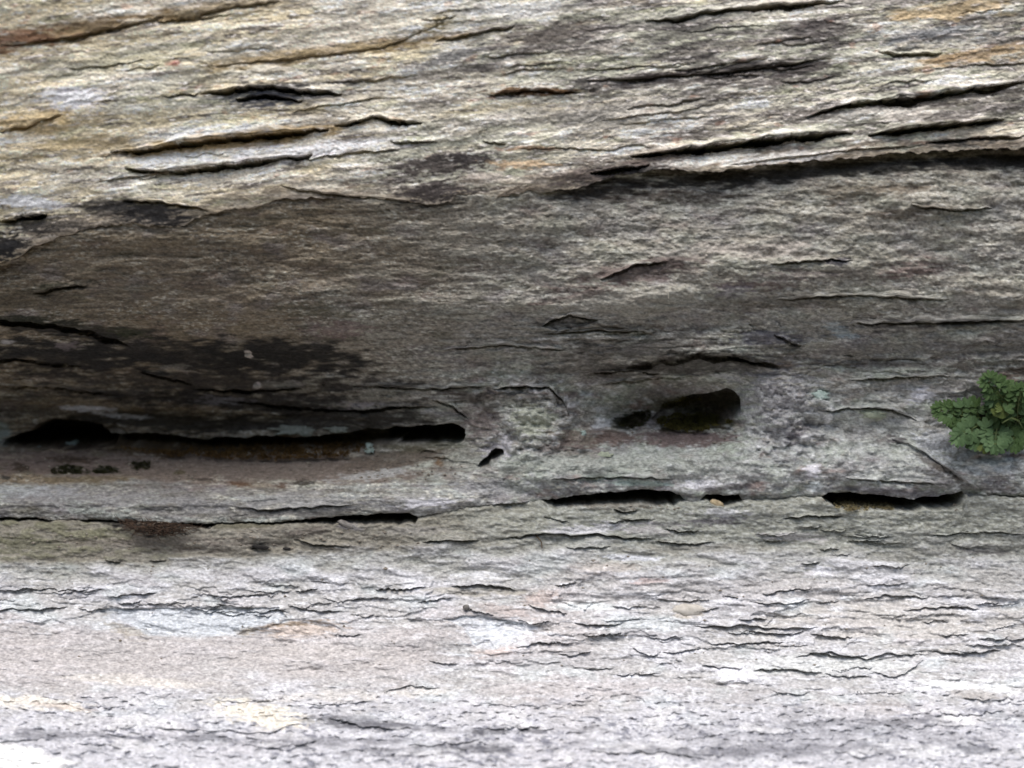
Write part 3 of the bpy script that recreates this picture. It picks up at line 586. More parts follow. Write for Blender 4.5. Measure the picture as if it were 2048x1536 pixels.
ST_L = [
    (380, 1246, 180, 24, 0, (206, 214, 220), .7, .4), (250, 1240, 30, 14, 20, (150, 150, 168), .5, .5), (600, 1262, 80, 18, -4, (212, 184, 160), .85, .4), (580, 1248, 60, 5, -6, (150, 116, 60), .7, .4), (490, 1262, 26, 7, -10, (146, 122, 70), .7, .4), (255, 1262, 40, 12, 20, (176, 160, 128), .6, .5),
    (620, 1285, 50, 12, 0, (216, 206, 206), .7, .5), (1000, 1265, 60, 26, 10, (232, 230, 238), .9, .4), (1045, 1252, 26, 14, 10, (246, 244, 248), .95, .3), (1000, 1300, 40, 10, -10, (214, 180, 160), .6, .4), (1170, 1212, 60, 8, 0, (232, 240, 238), .8, .4), (1080, 1195, 40, 14, -4, (196, 166, 150), .7, .4), (1010, 1220, 50, 12, 10, (190, 164, 152), .6, .4),
    (1378, 1222, 34, 13, 0, (190, 176, 154), .9, .3), (920, 1182, 120, 8, 0, (176, 164, 132), .6, .5), (1300, 1162, 40, 6, -4, (204, 160, 150), .6, .4), (1220, 1135, 60, 12, 0, (200, 180, 160), .5, .5), (960, 1150, 50, 7, 0, (226, 226, 230), .7, .5), (1640, 1142, 40, 9, 6, (226, 226, 236), .85, .4), (1260, 1115, 60, 6, 2, (214, 218, 228), .8, .4),
    (240, 1358, 120, 10, 4, (226, 214, 196), .8, .5), (330, 1368, 40, 9, 2, (226, 214, 198), .8, .4), (80, 1405, 110, 14, 4, (232, 220, 196), .9, .4), (520, 1425, 90, 20, 10, (236, 222, 192), .95, .4), (560, 1448, 40, 9, 0, (240, 226, 196), .9, .3), (640, 1395, 120, 10, 0, (216, 206, 194), .6, .5), (120, 1412, 60, 5, 6, (190, 160, 140), .5, .4),
    (30, 1515, 110, 26, 12, (250, 246, 236), .95, .2), (845, 1385, 70, 9, -4, (214, 204, 190), .7, .4), (1180, 1375, 200, 22, 0, (190, 180, 178), .6, .5), (1500, 1390, 90, 22, 0, (176, 168, 168), .5, .5), (1580, 1430, 60, 12, -10, (150, 146, 150), .5, .5), (1475, 1345, 40, 20, 0, (240, 236, 244), .8, .4), (1920, 1372, 100, 16, 4, (240, 240, 240), .8, .5),
    (1950, 1388, 50, 10, 3, (176, 164, 152), .7, .4), (1930, 1435, 50, 6, 2, (240, 236, 236), .8, .4), (1780, 1240, 240, 40, 0, (196, 186, 172), .6, .6), (1500, 1180, 260, 26, -2, (186, 178, 174), .6, .6), (1950, 1170, 130, 34, 0, (172, 166, 158), .5, .6), (1650, 1330, 180, 20, 0, (206, 210, 204), .6, .5), (1100, 1320, 140, 18, 0, (176, 170, 172), .6, .5),
    (1880, 1105, 200, 14, -4, (132, 130, 112), .6, .6), (1420, 1098, 160, 10, 0, (140, 134, 116), .6, .6), (1980, 1105, 50, 8, 2, (104, 98, 98), .6, .5), (1180, 1058, 90, 9, -6, (206, 204, 210), .75, .5), (1300, 1060, 50, 12, 0, (176, 168, 168), .6, .5), (1430, 1042, 60, 7, -4, (104, 96, 110), .7, .5), (1450, 1025, 50, 7, 0, (214, 214, 216), .8, .5),
    (1590, 1075, 70, 8, 4, (196, 188, 188), .6, .5), (180, 1070, 60, 14, 0, (124, 122, 74), .7, .6), (40, 1090, 70, 18, 0, (108, 106, 66), .7, .6), (330, 1085, 170, 14, 0, (108, 92, 78), .6, .6), (480, 1052, 110, 7, 0, (96, 90, 52), .7, .5), (620, 1062, 40, 12, -8, (98, 82, 72), .6, .5), (700, 1052, 30, 8, 15, (150, 142, 142), .7, .4),
    (520, 1093, 18, 5, 0, (50, 48, 46), .9, .3), (300, 1050, 90, 18, 4, (46, 40, 34), .9, .4), (1740, 1003, 70, 14, 0, (176, 156, 110), .85, .3), (1240, 1010, 90, 9, 0, (124, 110, 92), .6, .4), (830, 1060, 60, 10, 0, (150, 144, 140), .4, .5), (1690, 1012, 20, 8, 0, (110, 104, 62), .7, .4),
    (760, 1452, 130, 9, 5, (70, 70, 80), .7, .9), (1000, 1462, 110, 7, -2, (72, 72, 82), .7, .9), (560, 1480, 220, 9, 2, (96, 96, 108), .6, .9), (880, 1500, 150, 9, -2, (76, 76, 86), .7, .9), (1350, 1500, 190, 9, 3, (92, 92, 104), .6, .9), (1800, 1440, 200, 9, -2, (98, 98, 108), .6, .9), (1650, 1500, 260, 10, 0, (100, 100, 112), .6, .9), (150, 1470, 180, 9, 2, (96, 96, 108), .6, .9), (1960, 1500, 120, 10, 3, (96, 98, 108), .6, .9),
    (330, 1325, 380, 40, 1, (184, 174, 168), .5, .6), (640, 1310, 180, 26, 0, (188, 176, 168), .5, .5), (880, 1290, 60, 20, 0, (168, 160, 156), .7, .4), (1540, 1490, 300, 30, 0, (150, 148, 156), .35, .7), (760, 1450, 120, 12, 6, (98, 98, 110), .5, .7), (1700, 1465, 260, 24, 0, (128, 128, 138), .4, .8),
]


# ------------------------------------------------------------------ materials
def rock_material():
    m = bpy.data.materials.new("schist")
    m.use_nodes = True
    nt = m.node_tree; nd = nt.nodes; lk = nt.links
    b = nd["Principled BSDF"]
    b.inputs["Roughness"].default_value = .82
    b.inputs["Specular IOR Level"].default_value = .25
    at = nd.new("ShaderNodeAttribute"); at.attribute_name = "albedo"
    tc = nd.new("ShaderNodeTexCoord")
    mp = nd.new("ShaderNodeMapping"); mp.inputs["Scale"].default_value = (1.0, 1.5, 1.9)
    lk.new(tc.outputs["Object"], mp.inputs[0])
    n1 = nd.new("ShaderNodeTexNoise"); n1.inputs["Scale"].default_value = 620; n1.inputs["Detail"].default_value = 4; n1.inputs["Roughness"].default_value = .65
    n2 = nd.new("ShaderNodeTexNoise"); n2.inputs["Scale"].default_value = 260; n2.inputs["Detail"].default_value = 5; n2.inputs["Roughness"].default_value = .6
    vo = nd.new("ShaderNodeTexVoronoi"); vo.inputs["Scale"].default_value = 480
    for t in (n1, n2, vo):
        lk.new(mp.outputs[0], t.inputs["Vector"])
    r1 = nd.new("ShaderNodeMapRange"); r1.inputs[1].default_value = .3; r1.inputs[2].default_value = .7; r1.inputs[3].default_value = .68; r1.inputs[4].default_value = 1.32
    lk.new(n1.outputs["Fac"], r1.inputs[0])
    r2 = nd.new("ShaderNodeMapRange"); r2.inputs[1].default_value = .35; r2.inputs[2].default_value = .65; r2.inputs[3].default_value = .84; r2.inputs[4].default_value = 1.16
    lk.new(n2.outputs["Fac"], r2.inputs[0])
    mu = nd.new("ShaderNodeMath"); mu.operation = 'MULTIPLY'
    lk.new(r1.outputs[0], mu.inputs[0]); lk.new(r2.outputs[0], mu.inputs[1])
    v2 = nd.new("ShaderNodeTexVoronoi"); v2.inputs["Scale"].default_value = 760
    mp2 = nd.new("ShaderNodeMapping"); mp2.inputs["Scale"].default_value = (.62, 1.0, 1.5)
    lk.new(tc.outputs["Object"], mp2.inputs[0]); lk.new(mp2.outputs[0], v2.inputs["Vector"])
    r3 = nd.new("ShaderNodeMapRange"); r3.inputs[3].default_value = .84; r3.inputs[4].default_value = 1.16
    lk.new(v2.outputs["Color"], r3.inputs[0])
    mu2 = nd.new("ShaderNodeMath"); mu2.operation = 'MULTIPLY'
    lk.new(mu.outputs[0], mu2.inputs[0]); lk.new(r3.outputs[0], mu2.inputs[1]); mu = mu2
    sc_ = nd.new("ShaderNodeVectorMath"); sc_.operation = 'SCALE'
    lk.new(at.outputs["Color"], sc_.inputs[0]); lk.new(mu.outputs[0], sc_.inputs["Scale"])
    lk.new(sc_.outputs[0], b.inputs["Base Color"])
    # mica glint varies the gloss
    rr = nd.new("ShaderNodeMapRange"); rr.inputs[1].default_value = 0; rr.inputs[2].default_value = 1; rr.inputs[3].default_value = .55; rr.inputs[4].default_value = .95
    lk.new(vo.outputs["Color"], rr.inputs[0]); lk.new(rr.outputs[0], b.inputs["Roughness"])
    bp = nd.new("ShaderNodeBump"); bp.inputs["Strength"].default_value = .55; bp.inputs["Distance"].default_value = .0006
    ad = nd.new("ShaderNodeMath"); ad.operation = 'ADD'
    lk.new(n1.outputs["Fac"], ad.inputs[0]); lk.new(n2.outputs["Fac"], ad.inputs[1])
    lk.new(ad.outputs[0], bp.inputs["Height"]); lk.new(bp.outputs[0], b.inputs["Normal"])
    return m


def plain_material(name, c1, c2, scale=300, rough=.8, bump=.3, trans=0.0, dist=.0006):
    m = bpy.data.materials.new(name)
    m.use_nodes = True
    nt = m.node_tree; nd = nt.nodes; lk = nt.links
    b = nd["Principled BSDF"]
    b.inputs["Roughness"].default_value = rough
    b.inputs["Specular IOR Level"].default_value = .3
    tc = nd.new("ShaderNodeTexCoord")
    n1 = nd.new("ShaderNodeTexNoise"); n1.inputs["Scale"].default_value = scale; n1.inputs["Detail"].default_value = 4
    lk.new(tc.outputs["Object"], n1.inputs["Vector"])
    rp = nd.new("ShaderNodeValToRGB")
    rp.color_ramp.elements[0].position = .32; rp.color_ramp.elements[1].position = .68
    rp.color_ramp.elements[0].color = (*lin(c1), 1); rp.color_ramp.elements[1].color = (*lin(c2), 1)
    lk.new(n1.outputs["Fac"], rp.inputs[0]); lk.new(rp.outputs[0], b.inputs["Base Color"])
    bp = nd.new("ShaderNodeBump"); bp.inputs["Strength"].default_value = bump; bp.inputs["Distance"].default_value = dist
    lk.new(n1.outputs["Fac"], bp.inputs["Height"]); lk.new(bp.outputs[0], b.inputs["Normal"])
    if trans:
        out = nd["Material Output"]
        tr = nd.new("ShaderNodeBsdfTranslucent"); mx = nd.new("ShaderNodeMixShader"); mx.inputs[0].default_value = trans
        lk.new(rp.outputs[0], tr.inputs[0]); lk.new(b.outputs[0], mx.inputs[1]); lk.new(tr.outputs[0], mx.inputs[2]); lk.new(mx.outputs[0], out.inputs[0])
    return m


ROCK = rock_material()


# ------------------------------------------------------------------ mesh helpers
def raw_mesh(name, co, quads, color=None, smooth=True):
    me = bpy.data.meshes.new(name)
    me.vertices.add(len(co)); me.vertices.foreach_set("co", np.ascontiguousarray(co, f32).ravel())
    k = quads.shape[1]
    me.loops.add(quads.size); me.polygons.add(len(quads))
    me.polygons.foreach_set("loop_start", np.arange(len(quads), dtype=np.int32) * k)
    me.loops.foreach_set("vertex_index", np.ascontiguousarray(quads, np.int32).ravel())
    me.update(calc_edges=True)
    if smooth:
        me.polygons.foreach_set("use_smooth", np.ones(len(quads), bool))
    if color is not None:
        a = me.attributes.new("albedo", 'FLOAT_COLOR', 'POINT')
        a.data.foreach_set("color", np.concatenate([color, np.ones((len(color), 1), f32)], 1).astype(f32).ravel())
    return me


def grid_quads(nr, nc):
    i = np.arange(nr * nc, dtype=np.int32).reshape(nr, nc)
    return np.stack([i[:-1, :-1], i[1:, :-1], i[1:, 1:], i[:-1, 1:]], -1).reshape(-1, 4)


def add(name, me, mat, parent=None, label=None, cat=None, group=None, kind=None):
    o = bpy.data.objects.new(name, me)
    col.objects.link(o)
    if me is not None and mat is not None and len(me.materials) == 0:
        me.materials.append(mat)
    if parent is not None:
        o.parent = parent
    for k, v in (("label", label), ("category", cat), ("group", group), ("kind", kind)):
        if v:
            o[k] = v
    return o


# ------------------------------------------------------------------ the rock: three beds
step = 2.0
inner = np.arange(-44, 2093, step)
ext = np.cumsum(step * 1.085 ** np.arange(1, 52)); ext = ext[ext < 1500]
XS = np.concatenate([(-44 - ext)[::-1], inner, inner[-1] + ext])
EDGE = sstep(-1250, -1500, XS) + sstep(3300, 3550, XS)


def bed_step(px):       # how far the middle bed sits behind the upper one
    return np.interp(px, [0, 60, 200, 600, 900, 1000, 1250, 1320, 2048], [.006, .004, .0012, .0010, .004, .002, .005, .007, .008])


def build_bed(bed, py2, back2, z2=None):
    """py2: rows x columns reference pixels; back2: extra retreat (m) of each point"""
    nr, nc = py2.shape
    px = np.tile(XS, (nr, 1)).ravel(); py = py2.ravel()
    jx = 0.25 * step * noise(px / 3.1, py / 3.3, 300)
    hb = base_h(px, py)
    h, uz, c = fields(px, py, bed)
    x, y, z = world_pt(px, py, hb)
    x = x + fields.ux
    hh = h - back2.ravel() - np.tile(EDGE, (nr, 1)).ravel() * .45
    y = y - hh
    z = z + uz + (0 if z2 is None else z2.ravel())
    return np.stack([x, y, z], 1), c, nr, nc


rock = add("rock_face", None, None, label="layered grey and cream schist rock face with a hollowed horizontal groove", cat="rock face", kind="structure")

# upper bed: rows down to its lip, then the underside of the lip
top = np.cumsum(step * 1.09 ** np.arange(1, 50)); top = -20 - top[top < 1500][::-1]
lipx = B1(XS) + 5 * noise(XS / 34, XS * 0, 210) + 3 * noise(XS / 11, XS * 0, 211)
nin = 225
v = np.linspace(0, 1, nin)
rows = np.concatenate([np.tile(top[:, None], (1, len(XS))), -20 + (lipx + 20)[None, :] * v[:, None]])
und = np.array([.5, 1.5, 3, 6, 12, 30, 60]) * .001
rows = np.concatenate([rows, np.tile(lipx[None, :], (len(und), 1))])
back = np.zeros_like(rows); zz = np.zeros_like(rows)
back[-len(und):] = und[:, None]
zz[-len(und):] = (und * .25)[:, None] + .0002
back[:3] += np.array([.5, .25, .06])[:, None]
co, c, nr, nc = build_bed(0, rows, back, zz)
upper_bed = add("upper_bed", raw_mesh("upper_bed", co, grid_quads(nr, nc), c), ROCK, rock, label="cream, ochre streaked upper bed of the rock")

# middle bed: from behind the upper lip to the lip over the lower slits
lip3 = B3(XS) + 2.2 * noise(XS / 30, XS * 0, 220) + 1.8 * noise(XS / 9, XS * 0, 221)
y0 = lipx - 30
nin = 372
v = np.linspace(0, 1, nin)
rows = y0[None, :] + (lip3 - y0)[None, :] * v[:, None]
rows = np.concatenate([rows, np.tile(lip3[None, :], (len(und), 1))])
back = np.zeros_like(rows); zz = np.zeros_like(rows)
below = rows - lipx[None, :]
back += bed_step(XS)[None, :] * np.exp(-np.maximum(below, 0) / 90) + .0005
back += np.clip(-below / 30, 0, 1) ** 2 * .02
op = np.clip(OPEN(XS), 0, 99) * 1.08
rounding = np.clip(1 - (lip3[None, :] - rows) / 14, 0, 1) ** 2 * .0012       # lip edge is worn round
back += rounding
back[-len(und):] = und[:, None] + .0017
zz[-len(und):] = (und * .18)[:, None]
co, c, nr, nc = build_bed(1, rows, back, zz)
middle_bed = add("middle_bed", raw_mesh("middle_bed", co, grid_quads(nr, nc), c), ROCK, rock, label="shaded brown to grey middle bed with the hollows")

# lower ledge: floor of the slits, then the ledge coming forward
yb = lip3 + op + 1.2 * noise(XS / 12, XS * 0, 230) * np.clip(op / 6, 0, 1)
pre = np.linspace(0, 1, 18)
first = lip3 - 26
rows_a = first[None, :] + (yb - first)[None, :] * pre[:, None]
nin = 282
v = np.linspace(0, 1, nin)[1:]
rows_b = yb[None, :] + (1570 - yb)[None, :] * v[:, None]
bot = np.cumsum(step * 1.085 ** np.arange(1, 60)); bot = 1570 + bot[bot < 4600]
rows = np.concatenate([rows_a, rows_b, np.tile(bot[:, None], (1, len(XS)))])
depth_px = np.maximum(yb[None, :] - rows, 0)
opn = np.clip(op / 14, .12, 1.3)
back = np.minimum(depth_px * .0014 + (depth_px / 26) ** 2 * .034, .06) * 1.0
back += .0012 * (1 - sstep(0, 8, rows - yb[None, :])) * (1 - np.clip(op / 6, 0, 1))[None, :]
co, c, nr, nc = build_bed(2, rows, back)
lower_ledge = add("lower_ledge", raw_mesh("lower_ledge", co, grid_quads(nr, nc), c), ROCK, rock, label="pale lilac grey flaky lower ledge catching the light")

# solid rock behind the beds
def box(x0, x1, y0, y1, z0, z1):
    co = np.array([(x, y, z) for x in (x0, x1) for y in (y0, y1) for z in (z0, z1)])
    q = np.array([(0, 1, 3, 2), (4, 6, 7, 5), (0, 4, 5, 1), (2, 3, 7, 6), (0, 2, 6, 4), (1, 5, 7, 3)])
    return raw_mesh("box", co, q, np.tile(lin((120, 116, 108)), (8, 1)), False)


body = add("rock_body", box(-.70, .70, .16, 1.2, -1.45, .62), ROCK, rock)


# ------------------------------------------------------------------ loose-edged flakes on the beds
def surface(px, py, bed):
    h, uz, c = fields(px, py, bed)
    hb = base_h(px, py)
    if bed == 1:
        h = h - bed_step(px) * np.exp(-np.maximum(py - B1(px), 0) / 90)
    return hb, h, c


def build_flakes(cracks, bed, parent):
    NA, NB = 30, 7
    A, PX, PY, TH, meta = [], [], [], [], []
    for pts, lip, rise, gap, gw in cracks:
        x0, x1 = pts[0][0], pts[-1][0]
        if x1 < -10 or x0 > 2058 or x1 - x0 < 25:
            continue
        a = np.linspace(0, 1, NA)
        X = x0 + (x1 - x0) * a
        ymin = min(p[1] for p in pts)
        Y = np.interp(X, [p[0] for p in pts], [p[1] for p in pts]) + 3.2 * noise(X / 26, X * 0 + ymin, 77) + 1.6 * noise(X / 8, X * 0 + ymin, 78)
        if bed == 0:
            Y = np.minimum(Y, B1(X) - 5)
        tap = np.clip(np.minimum(a, 1 - a) * 4, 0, 1) ** .6
        H = rise * (.35 + .35 * noise(X / 40, X * 0 + ymin, 81)) * tap + 1.5
        b = np.linspace(0, 1, NB)
        sx = np.tile(X, (NB + 1, 1)); sy = np.tile(Y, (NB + 1, 1))
        th = np.zeros((NB + 1, NA))
        for k in range(NB):
            sy[k] = Y - H * (1 - b[k])
            th[k] = lip * .001 * (.2 if bed == 0 else .42) * b[k] ** 1.3 * tap - .0004 * (1 - b[k])
        sy[NB] = Y - 1.0; th[NB] = -.004
        PX.append(sx.ravel()); PY.append(sy.ravel()); TH.append(th.ravel())
    px = np.concatenate(PX); py = np.concatenate(PY); th = np.concatenate(TH)
    hb, h, c = surface(px, py, bed)
    n = (NB + 1) * NA
    q = grid_quads(NB + 1, NA)
    x, y, z = world_pt(px, py, hb)
    co = np.stack([x, y - h - th, z], 1)
    for i in range(len(PX)):
        s = slice(i * n, (i + 1) * n)
        cc = co[s].copy()
        # underside row hangs from the lip row
        lipr = cc[(NB - 1) * NA:NB * NA]
        cc[NB * NA:] = lipr + np.array([0, .0045, .0003])
        cl = c[s].copy()
        cl[(NB - 1) * NA:] = cl[(NB - 2) * NA:(NB - 1) * NA].repeat(2, 0)[:2 * NA] if False else np.tile(cl[(NB - 2) * NA:(NB - 1) * NA], (2, 1))
        add("rock_flake", raw_mesh("rock_flake", cc, q, cl), ROCK, parent)


build_flakes(CR_U, 0, upper_bed)
build_flakes([k for k in CR_M if k[1] < 2.4], 1, middle_bed)
build_flakes(CR_L, 2, lower_ledge)

# ------------------------------------------------------------------ ground far below the frame
gm = plain_material("soil", (58, 50, 38), (84, 76, 58), 6, .95)
gco = np.array([(-300, -300, -1.4), (300, -300, -1.4), (300, 300, -1.4), (-300, 300, -1.4)])
add("ground", raw_mesh("ground", gco, np.array([(0, 1, 2, 3)])), gm, label="dry brown soil at the foot of the rock", cat="ground", kind="structure")


# ------------------------------------------------------------------ points on the rock, for the things that sit on it
def surf_pts(px, py, bed, lift=0.0):
    px = np.atleast_1d(np.asarray(px, float)); py = np.atleast_1d(np.asarray(py, float))
    hb, h, c = surface(px, py, bed)
    if bed == 2:
        b = B3(px) + np.clip(OPEN(px), 0, 99) * 1.08
        d = np.maximum(b - py, 0)
        h = h - np.minimum(d * .0014 + (d / 26) ** 2 * .034, .06)
    x, y, z = world_pt(px, py, hb)
    return np.stack([x, y - h - lift, z], 1)


class MB:
    """collects triangles for one mesh"""
    def __init__(s):
        s.v = []; s.f = []

    def fan(s, verts, faces):
        b = len(s.v); s.v += [tuple(map(float, p)) for p in verts]; s.f += [tuple(b + i for i in f) for f in faces]

    def tube(s, pts, r0, r1, k=4):
        pts = [np.asarray(p, float) for p in pts]
        n = len(pts); vs = []; fs = []
        for i, p in enumerate(pts):
            t = pts[min(i + 1, n - 1)] - pts[max(i - 1, 0)]
            t /= np.linalg.norm(t) + 1e-12
            a = np.cross(t, (0.31, .2, .93)); a /= np.linalg.norm(a) + 1e-12
            b = np.cross(t, a); r = r0 + (r1 - r0) * i / max(n - 1, 1)
            for j in range(k):
                w = 2 * math.pi * j / k
                vs.append(p + r * (a * math.cos(w) + b * math.sin(w)))
        for i in range(n - 1):
            for j in range(k):
                fs.append((i * k + j, i * k + (j + 1) % k, (i + 1) * k + (j + 1) % k, (i + 1) * k + j))
        s.fan(vs, fs)

    def mesh(s, name, smooth=True):
        me = bpy.data.meshes.new(name)
        me.from_pydata(s.v, [], s.f)
        me.update()
        if smooth:
            me.polygons.foreach_set("use_smooth", np.ones(len(me.polygons), bool))
        return me


# ------------------------------------------------------------------ moss and crusts
def moss(name, label, poly, bed, count, blade, m, cat="moss", lift=0.0, lump=.0016):
    a = np.array(poly, float); x0, y0 = a.min(0); x1, y1 = a.max(0)
    px = rng.uniform(x0, x1, count * 4); py = rng.uniform(y0, y1, count * 4)
    d, ins, _ = poly_sd(px + 6 * noise(px / 12, py / 12, 401), py + 5 * noise(px / 12, py / 10, 402), poly)
    k = np.nonzero(ins & (noise(px / 14, py / 9, 403) > -.28))[0][:count]
    px = px[k]; py = py[k]; d = d[k]
    p = surf_pts(px, py, bed, lift)
    cush = (np.clip(d / 9, 0, 1) * (0.7 + .8 * noise(px / 11, py / 8, 404))) * lump
    p[:, 1] -= np.maximum(cush, 0)
    mb = MB()
    for q in p:
        dr = np.array([random.gauss(0, .8), -abs(random.gauss(.7, .4)), random.gauss(.5, .5)])
        dr /= np.linalg.norm(dr)
        sd = np.cross(dr, (random.gauss(0, 1), random.gauss(0, 1), random.gauss(0, 1))); sd /= np.linalg.norm(sd) + 1e-9
        L = blade * random.uniform(.6, 1.5); w = blade * random.uniform(.18, .34)
        root = q + np.array([0, .0009, 0])
        mb.fan([root - sd * w, root + sd * w, q + dr * L * .6 + sd * w * .7, q + dr * L], [(0, 1, 2), (0, 2, 3)])
    return add(name, mb.mesh(name, False), m, None, label, cat, None, "stuff")


MOSS = plain_material("moss_green", (66, 62, 28), (108, 102, 50), 700, .95)
MOSSB = plain_material("moss_brown", (70, 54, 26), (128, 100, 56), 700, .95)
MOSST = plain_material("crust_tan", (122, 110, 78), (180, 168, 130), 700, .95)
MOSSD = plain_material("moss_dark", (48, 50, 28), (80, 80, 46), 700, .95)
moss("moss_patch", "olive moss lining the floor of the oval hole", [(1312, 838), (1345, 828), (1400, 826), (1450, 832), (1462, 842), (1430, 852), (1398, 861), (1350, 860), (1320, 852)], 1, 3200, .0012, MOSS, lift=.005)
moss("moss_patch", "yellowish moss on the upper lip of the oval hole", [(1318, 812), (1350, 798), (1400, 792), (1405, 802), (1360, 812), (1330, 822)], 1, 800, .0009, MOSS, lump=.0008)
moss("moss_patch", "dark green moss pocket just outside the oval hole", [(1234, 848), (1256, 834), (1298, 820), (1303, 836), (1288, 852), (1262, 858)], 1, 900, .0009, MOSSD)
moss("moss_patch", "brown moss fringe along the middle of the long hollow", [(240, 894), (330, 890), (430, 892), (520, 886), (600, 882), (680, 888), (750, 896), (690, 910), (560, 918), (450, 914), (340, 910)], 1, 5200, .0013, MOSSB, lift=.006)
moss("moss_patch", "dark green moss cushion on the earthy floor of the long hollow", [(104, 936), (140, 928), (172, 938), (168, 948), (108, 948)], 1, 700, .0009, MOSSD)
moss("moss_patch", "blackish moss cushion beside the dark green one", [(186, 942), (200, 932), (232, 932), (236, 944), (200, 948)], 1, 420, .0009, MOSSD)
moss("moss_patch", "small moss cushion right of the other cushions on the earthy floor", [(262, 924), (302, 922), (302, 938), (278, 940)], 1, 360, .0009, MOSSD)
moss("tan_crust", "crumbly tan crust on the floor of the right slit", [(1668, 1012), (1690, 1004), (1730, 1000), (1770, 1002), (1800, 1008), (1792, 1019), (1700, 1020)], 2, 1800, .0010, MOSST, "crust", .004, .0025)


# ------------------------------------------------------------------ lichen crusts
def lichen(label, cx, cy, rx, ry, bed, m, seed, angular=0.0, lift=.0004, group=None):
    K = 30
    th = np.linspace(0, 2 * math.pi, K, endpoint=False)
    rr = 1 + .55 * noise(np.cos(th) * 1.5 + seed, np.sin(th) * 1.5, 501) + .38 * noise(np.cos(th) * 4.5 + seed, np.sin(th) * 4.5, 502)
    if angular:
        rr = rr * (1 - angular * .28 * np.cos(4 * th + .6))
    rings = []
    for f, l in ((1.0, -.0008), (.94, .0003), (.55, .0006)):
        p = surf_pts(cx + rx * rr * f * np.cos(th), cy + ry * rr * f * np.sin(th), bed, 0)
        p[:, 1] = p[:, 1] * .35 + np.median(p[:, 1]) * .65 - lift - l
        rings.append(p)
    c0 = rings[-1].mean(0)[None, :]
    co = np.concatenate(rings + [c0])
    fs = []
    for r in range(2):
        for j in range(K):
            fs.append((r * K + j, r * K + (j + 1) % K, (r + 1) * K + (j + 1) % K, (r + 1) * K + j))
    for j in range(K):
        fs.append((2 * K + j, 2 * K + (j + 1) % K, 3 * K))
    mb = MB(); mb.fan(co, fs)
    return add("lichen_spot", mb.mesh("lichen_spot"), m, None, label, "lichen", group)


LICH = plain_material("lichen_mint", (140, 160, 150), (184, 196, 188), 900, .9, .5)
LICG = plain_material("lichen_grey", (118, 122, 112), (150, 154, 144), 700, .9, .5)
LICY = plain_material("lichen_pale_green", (142, 148, 130), (172, 178, 156), 800, .9, .5)
lichen("angular mint green lichen spot in the left end of the long hollow", 122, 893, 13, 8, 1, LICH, 3, 1.0, .003)
lichen("round mint green lichen spot at the right part of the long hollow", 738, 897, 10, 9, 1, LICH, 5, 0, .003)
lichen("tiny pale lichen dot left of the angular mint spot, upper one", 60, 878, 3.6, 4, 1, LICH, 6, 0, .003)
lichen("tiny pale lichen dot left of the angular mint spot, lower one", 68, 896, 3.6, 3, 1, LICH, 7, 0, .002)
lichen("tiny pale lichen dot just right of the angular mint spot", 159, 894, 3.6, 3.6, 1, LICH, 8, 0, .002)
lichen("long grey green lichen film above the brown moss fringe", 598, 860, 54, 10, 1, LICG, 11, 0, .0003)
lichen("shorter grey green lichen film right of the long one", 676, 858, 24, 7, 1, LICG, 12, 0, .0003)
lichen("mint lichen spot right of the oval hole", 1640, 790, 15, 8, 1, LICH, 14, 0, .0002)
lichen("pale yellow green lichen patch pointing left, between oval hole and fern", 1746, 829, 24, 9, 1, LICY, 17, .4, .0002)
lichen("small white lichen dot left of the dark moss pocket", 1168, 866, 5, 5, 1, LICH, 18, 0, .0004)
lichen("thin pale green lichen film on the bulge below the oval hole", 1210, 910, 17, 6, 1, LICY, 21, 0, .0002)


# ------------------------------------------------------------------ loose bits
def pebble(name, label, cat, px, py, bed, rx, ry, rz, m, seed, lift=.001, rot=0):
    nu, nv = 14, 8
    c0 = surf_pts(px, py, bed, lift)[0]
    mb = MB(); vs = []
    for i in range(nv + 1):
        a = math.pi * i / nv
        for j in range(nu):
            b = 2 * math.pi * j / nu
            d = np.array([math.sin(a) * math.cos(b), math.sin(a) * math.sin(b), math.cos(a)])
            r = 1 + .22 * float(noise(d[0] * 1.4 + seed, d[1] * 1.4 + d[2] * 2, 601)) + .1 * float(noise(d[0] * 4 + seed, d[1] * 4 + d[2] * 5, 602))
            q = d * r
            X = q[0] * rx; Z = q[2] * rz
            cr, sr = math.cos(rot), math.sin(rot)
            vs.append(c0 + np.array([X * cr - Z * sr, q[1] * ry, X * sr + Z * cr]))
    fs = [(i * nu + j, i * nu + (j + 1) % nu, (i + 1) * nu + (j + 1) % nu, (i + 1) * nu + j) for i in range(nv) for j in range(nu)]
    mb.fan(vs, fs)
    return add(name, mb.mesh(name), m, None, label, cat)


TAN = plain_material("tan_stone", (132, 118, 94), (176, 160, 130), 500, .9, .6)
GREYP = plain_material("grey_stone", (96, 92, 88), (136, 132, 126), 500, .9, .6)
NOD = plain_material("nodule_stone", (170, 164, 154), (194, 188, 178), 420, .9, .5)
PALE = plain_material("pale_chip", (150, 142, 132), (184, 176, 164), 500, .9, .5)
pebble("pebble", "small tan pebble lodged in the shortest slit", "pebble", 1434, 1009, 2, .0036, .003, .0021, TAN, 2, .004, -.35)
pebble("pebble", "rounded beige nodule set in the pale flaky ledge", "pebble", 1378, 1222, 2, .0080, .003, .0032, NOD, 5, -.0005)
pebble("pebble", "tiny dark grey pebble at the nose of a pale flake", "pebble", 933, 1212, 2, .0016, .0014, .0013, GREYP, 7, .0008)
pebble("pebble", "grey stone crumb stuck at the middle of the left slit", "pebble", 694, 1050, 2, .0050, .002, .0016, GREYP, 9, .0005, -.4)
pebble("rock_chip", "pale triangular chip on the black stain", "chip", 498, 708, 1, .0020, .0006, .0011, PALE, 12, .0004, .5)
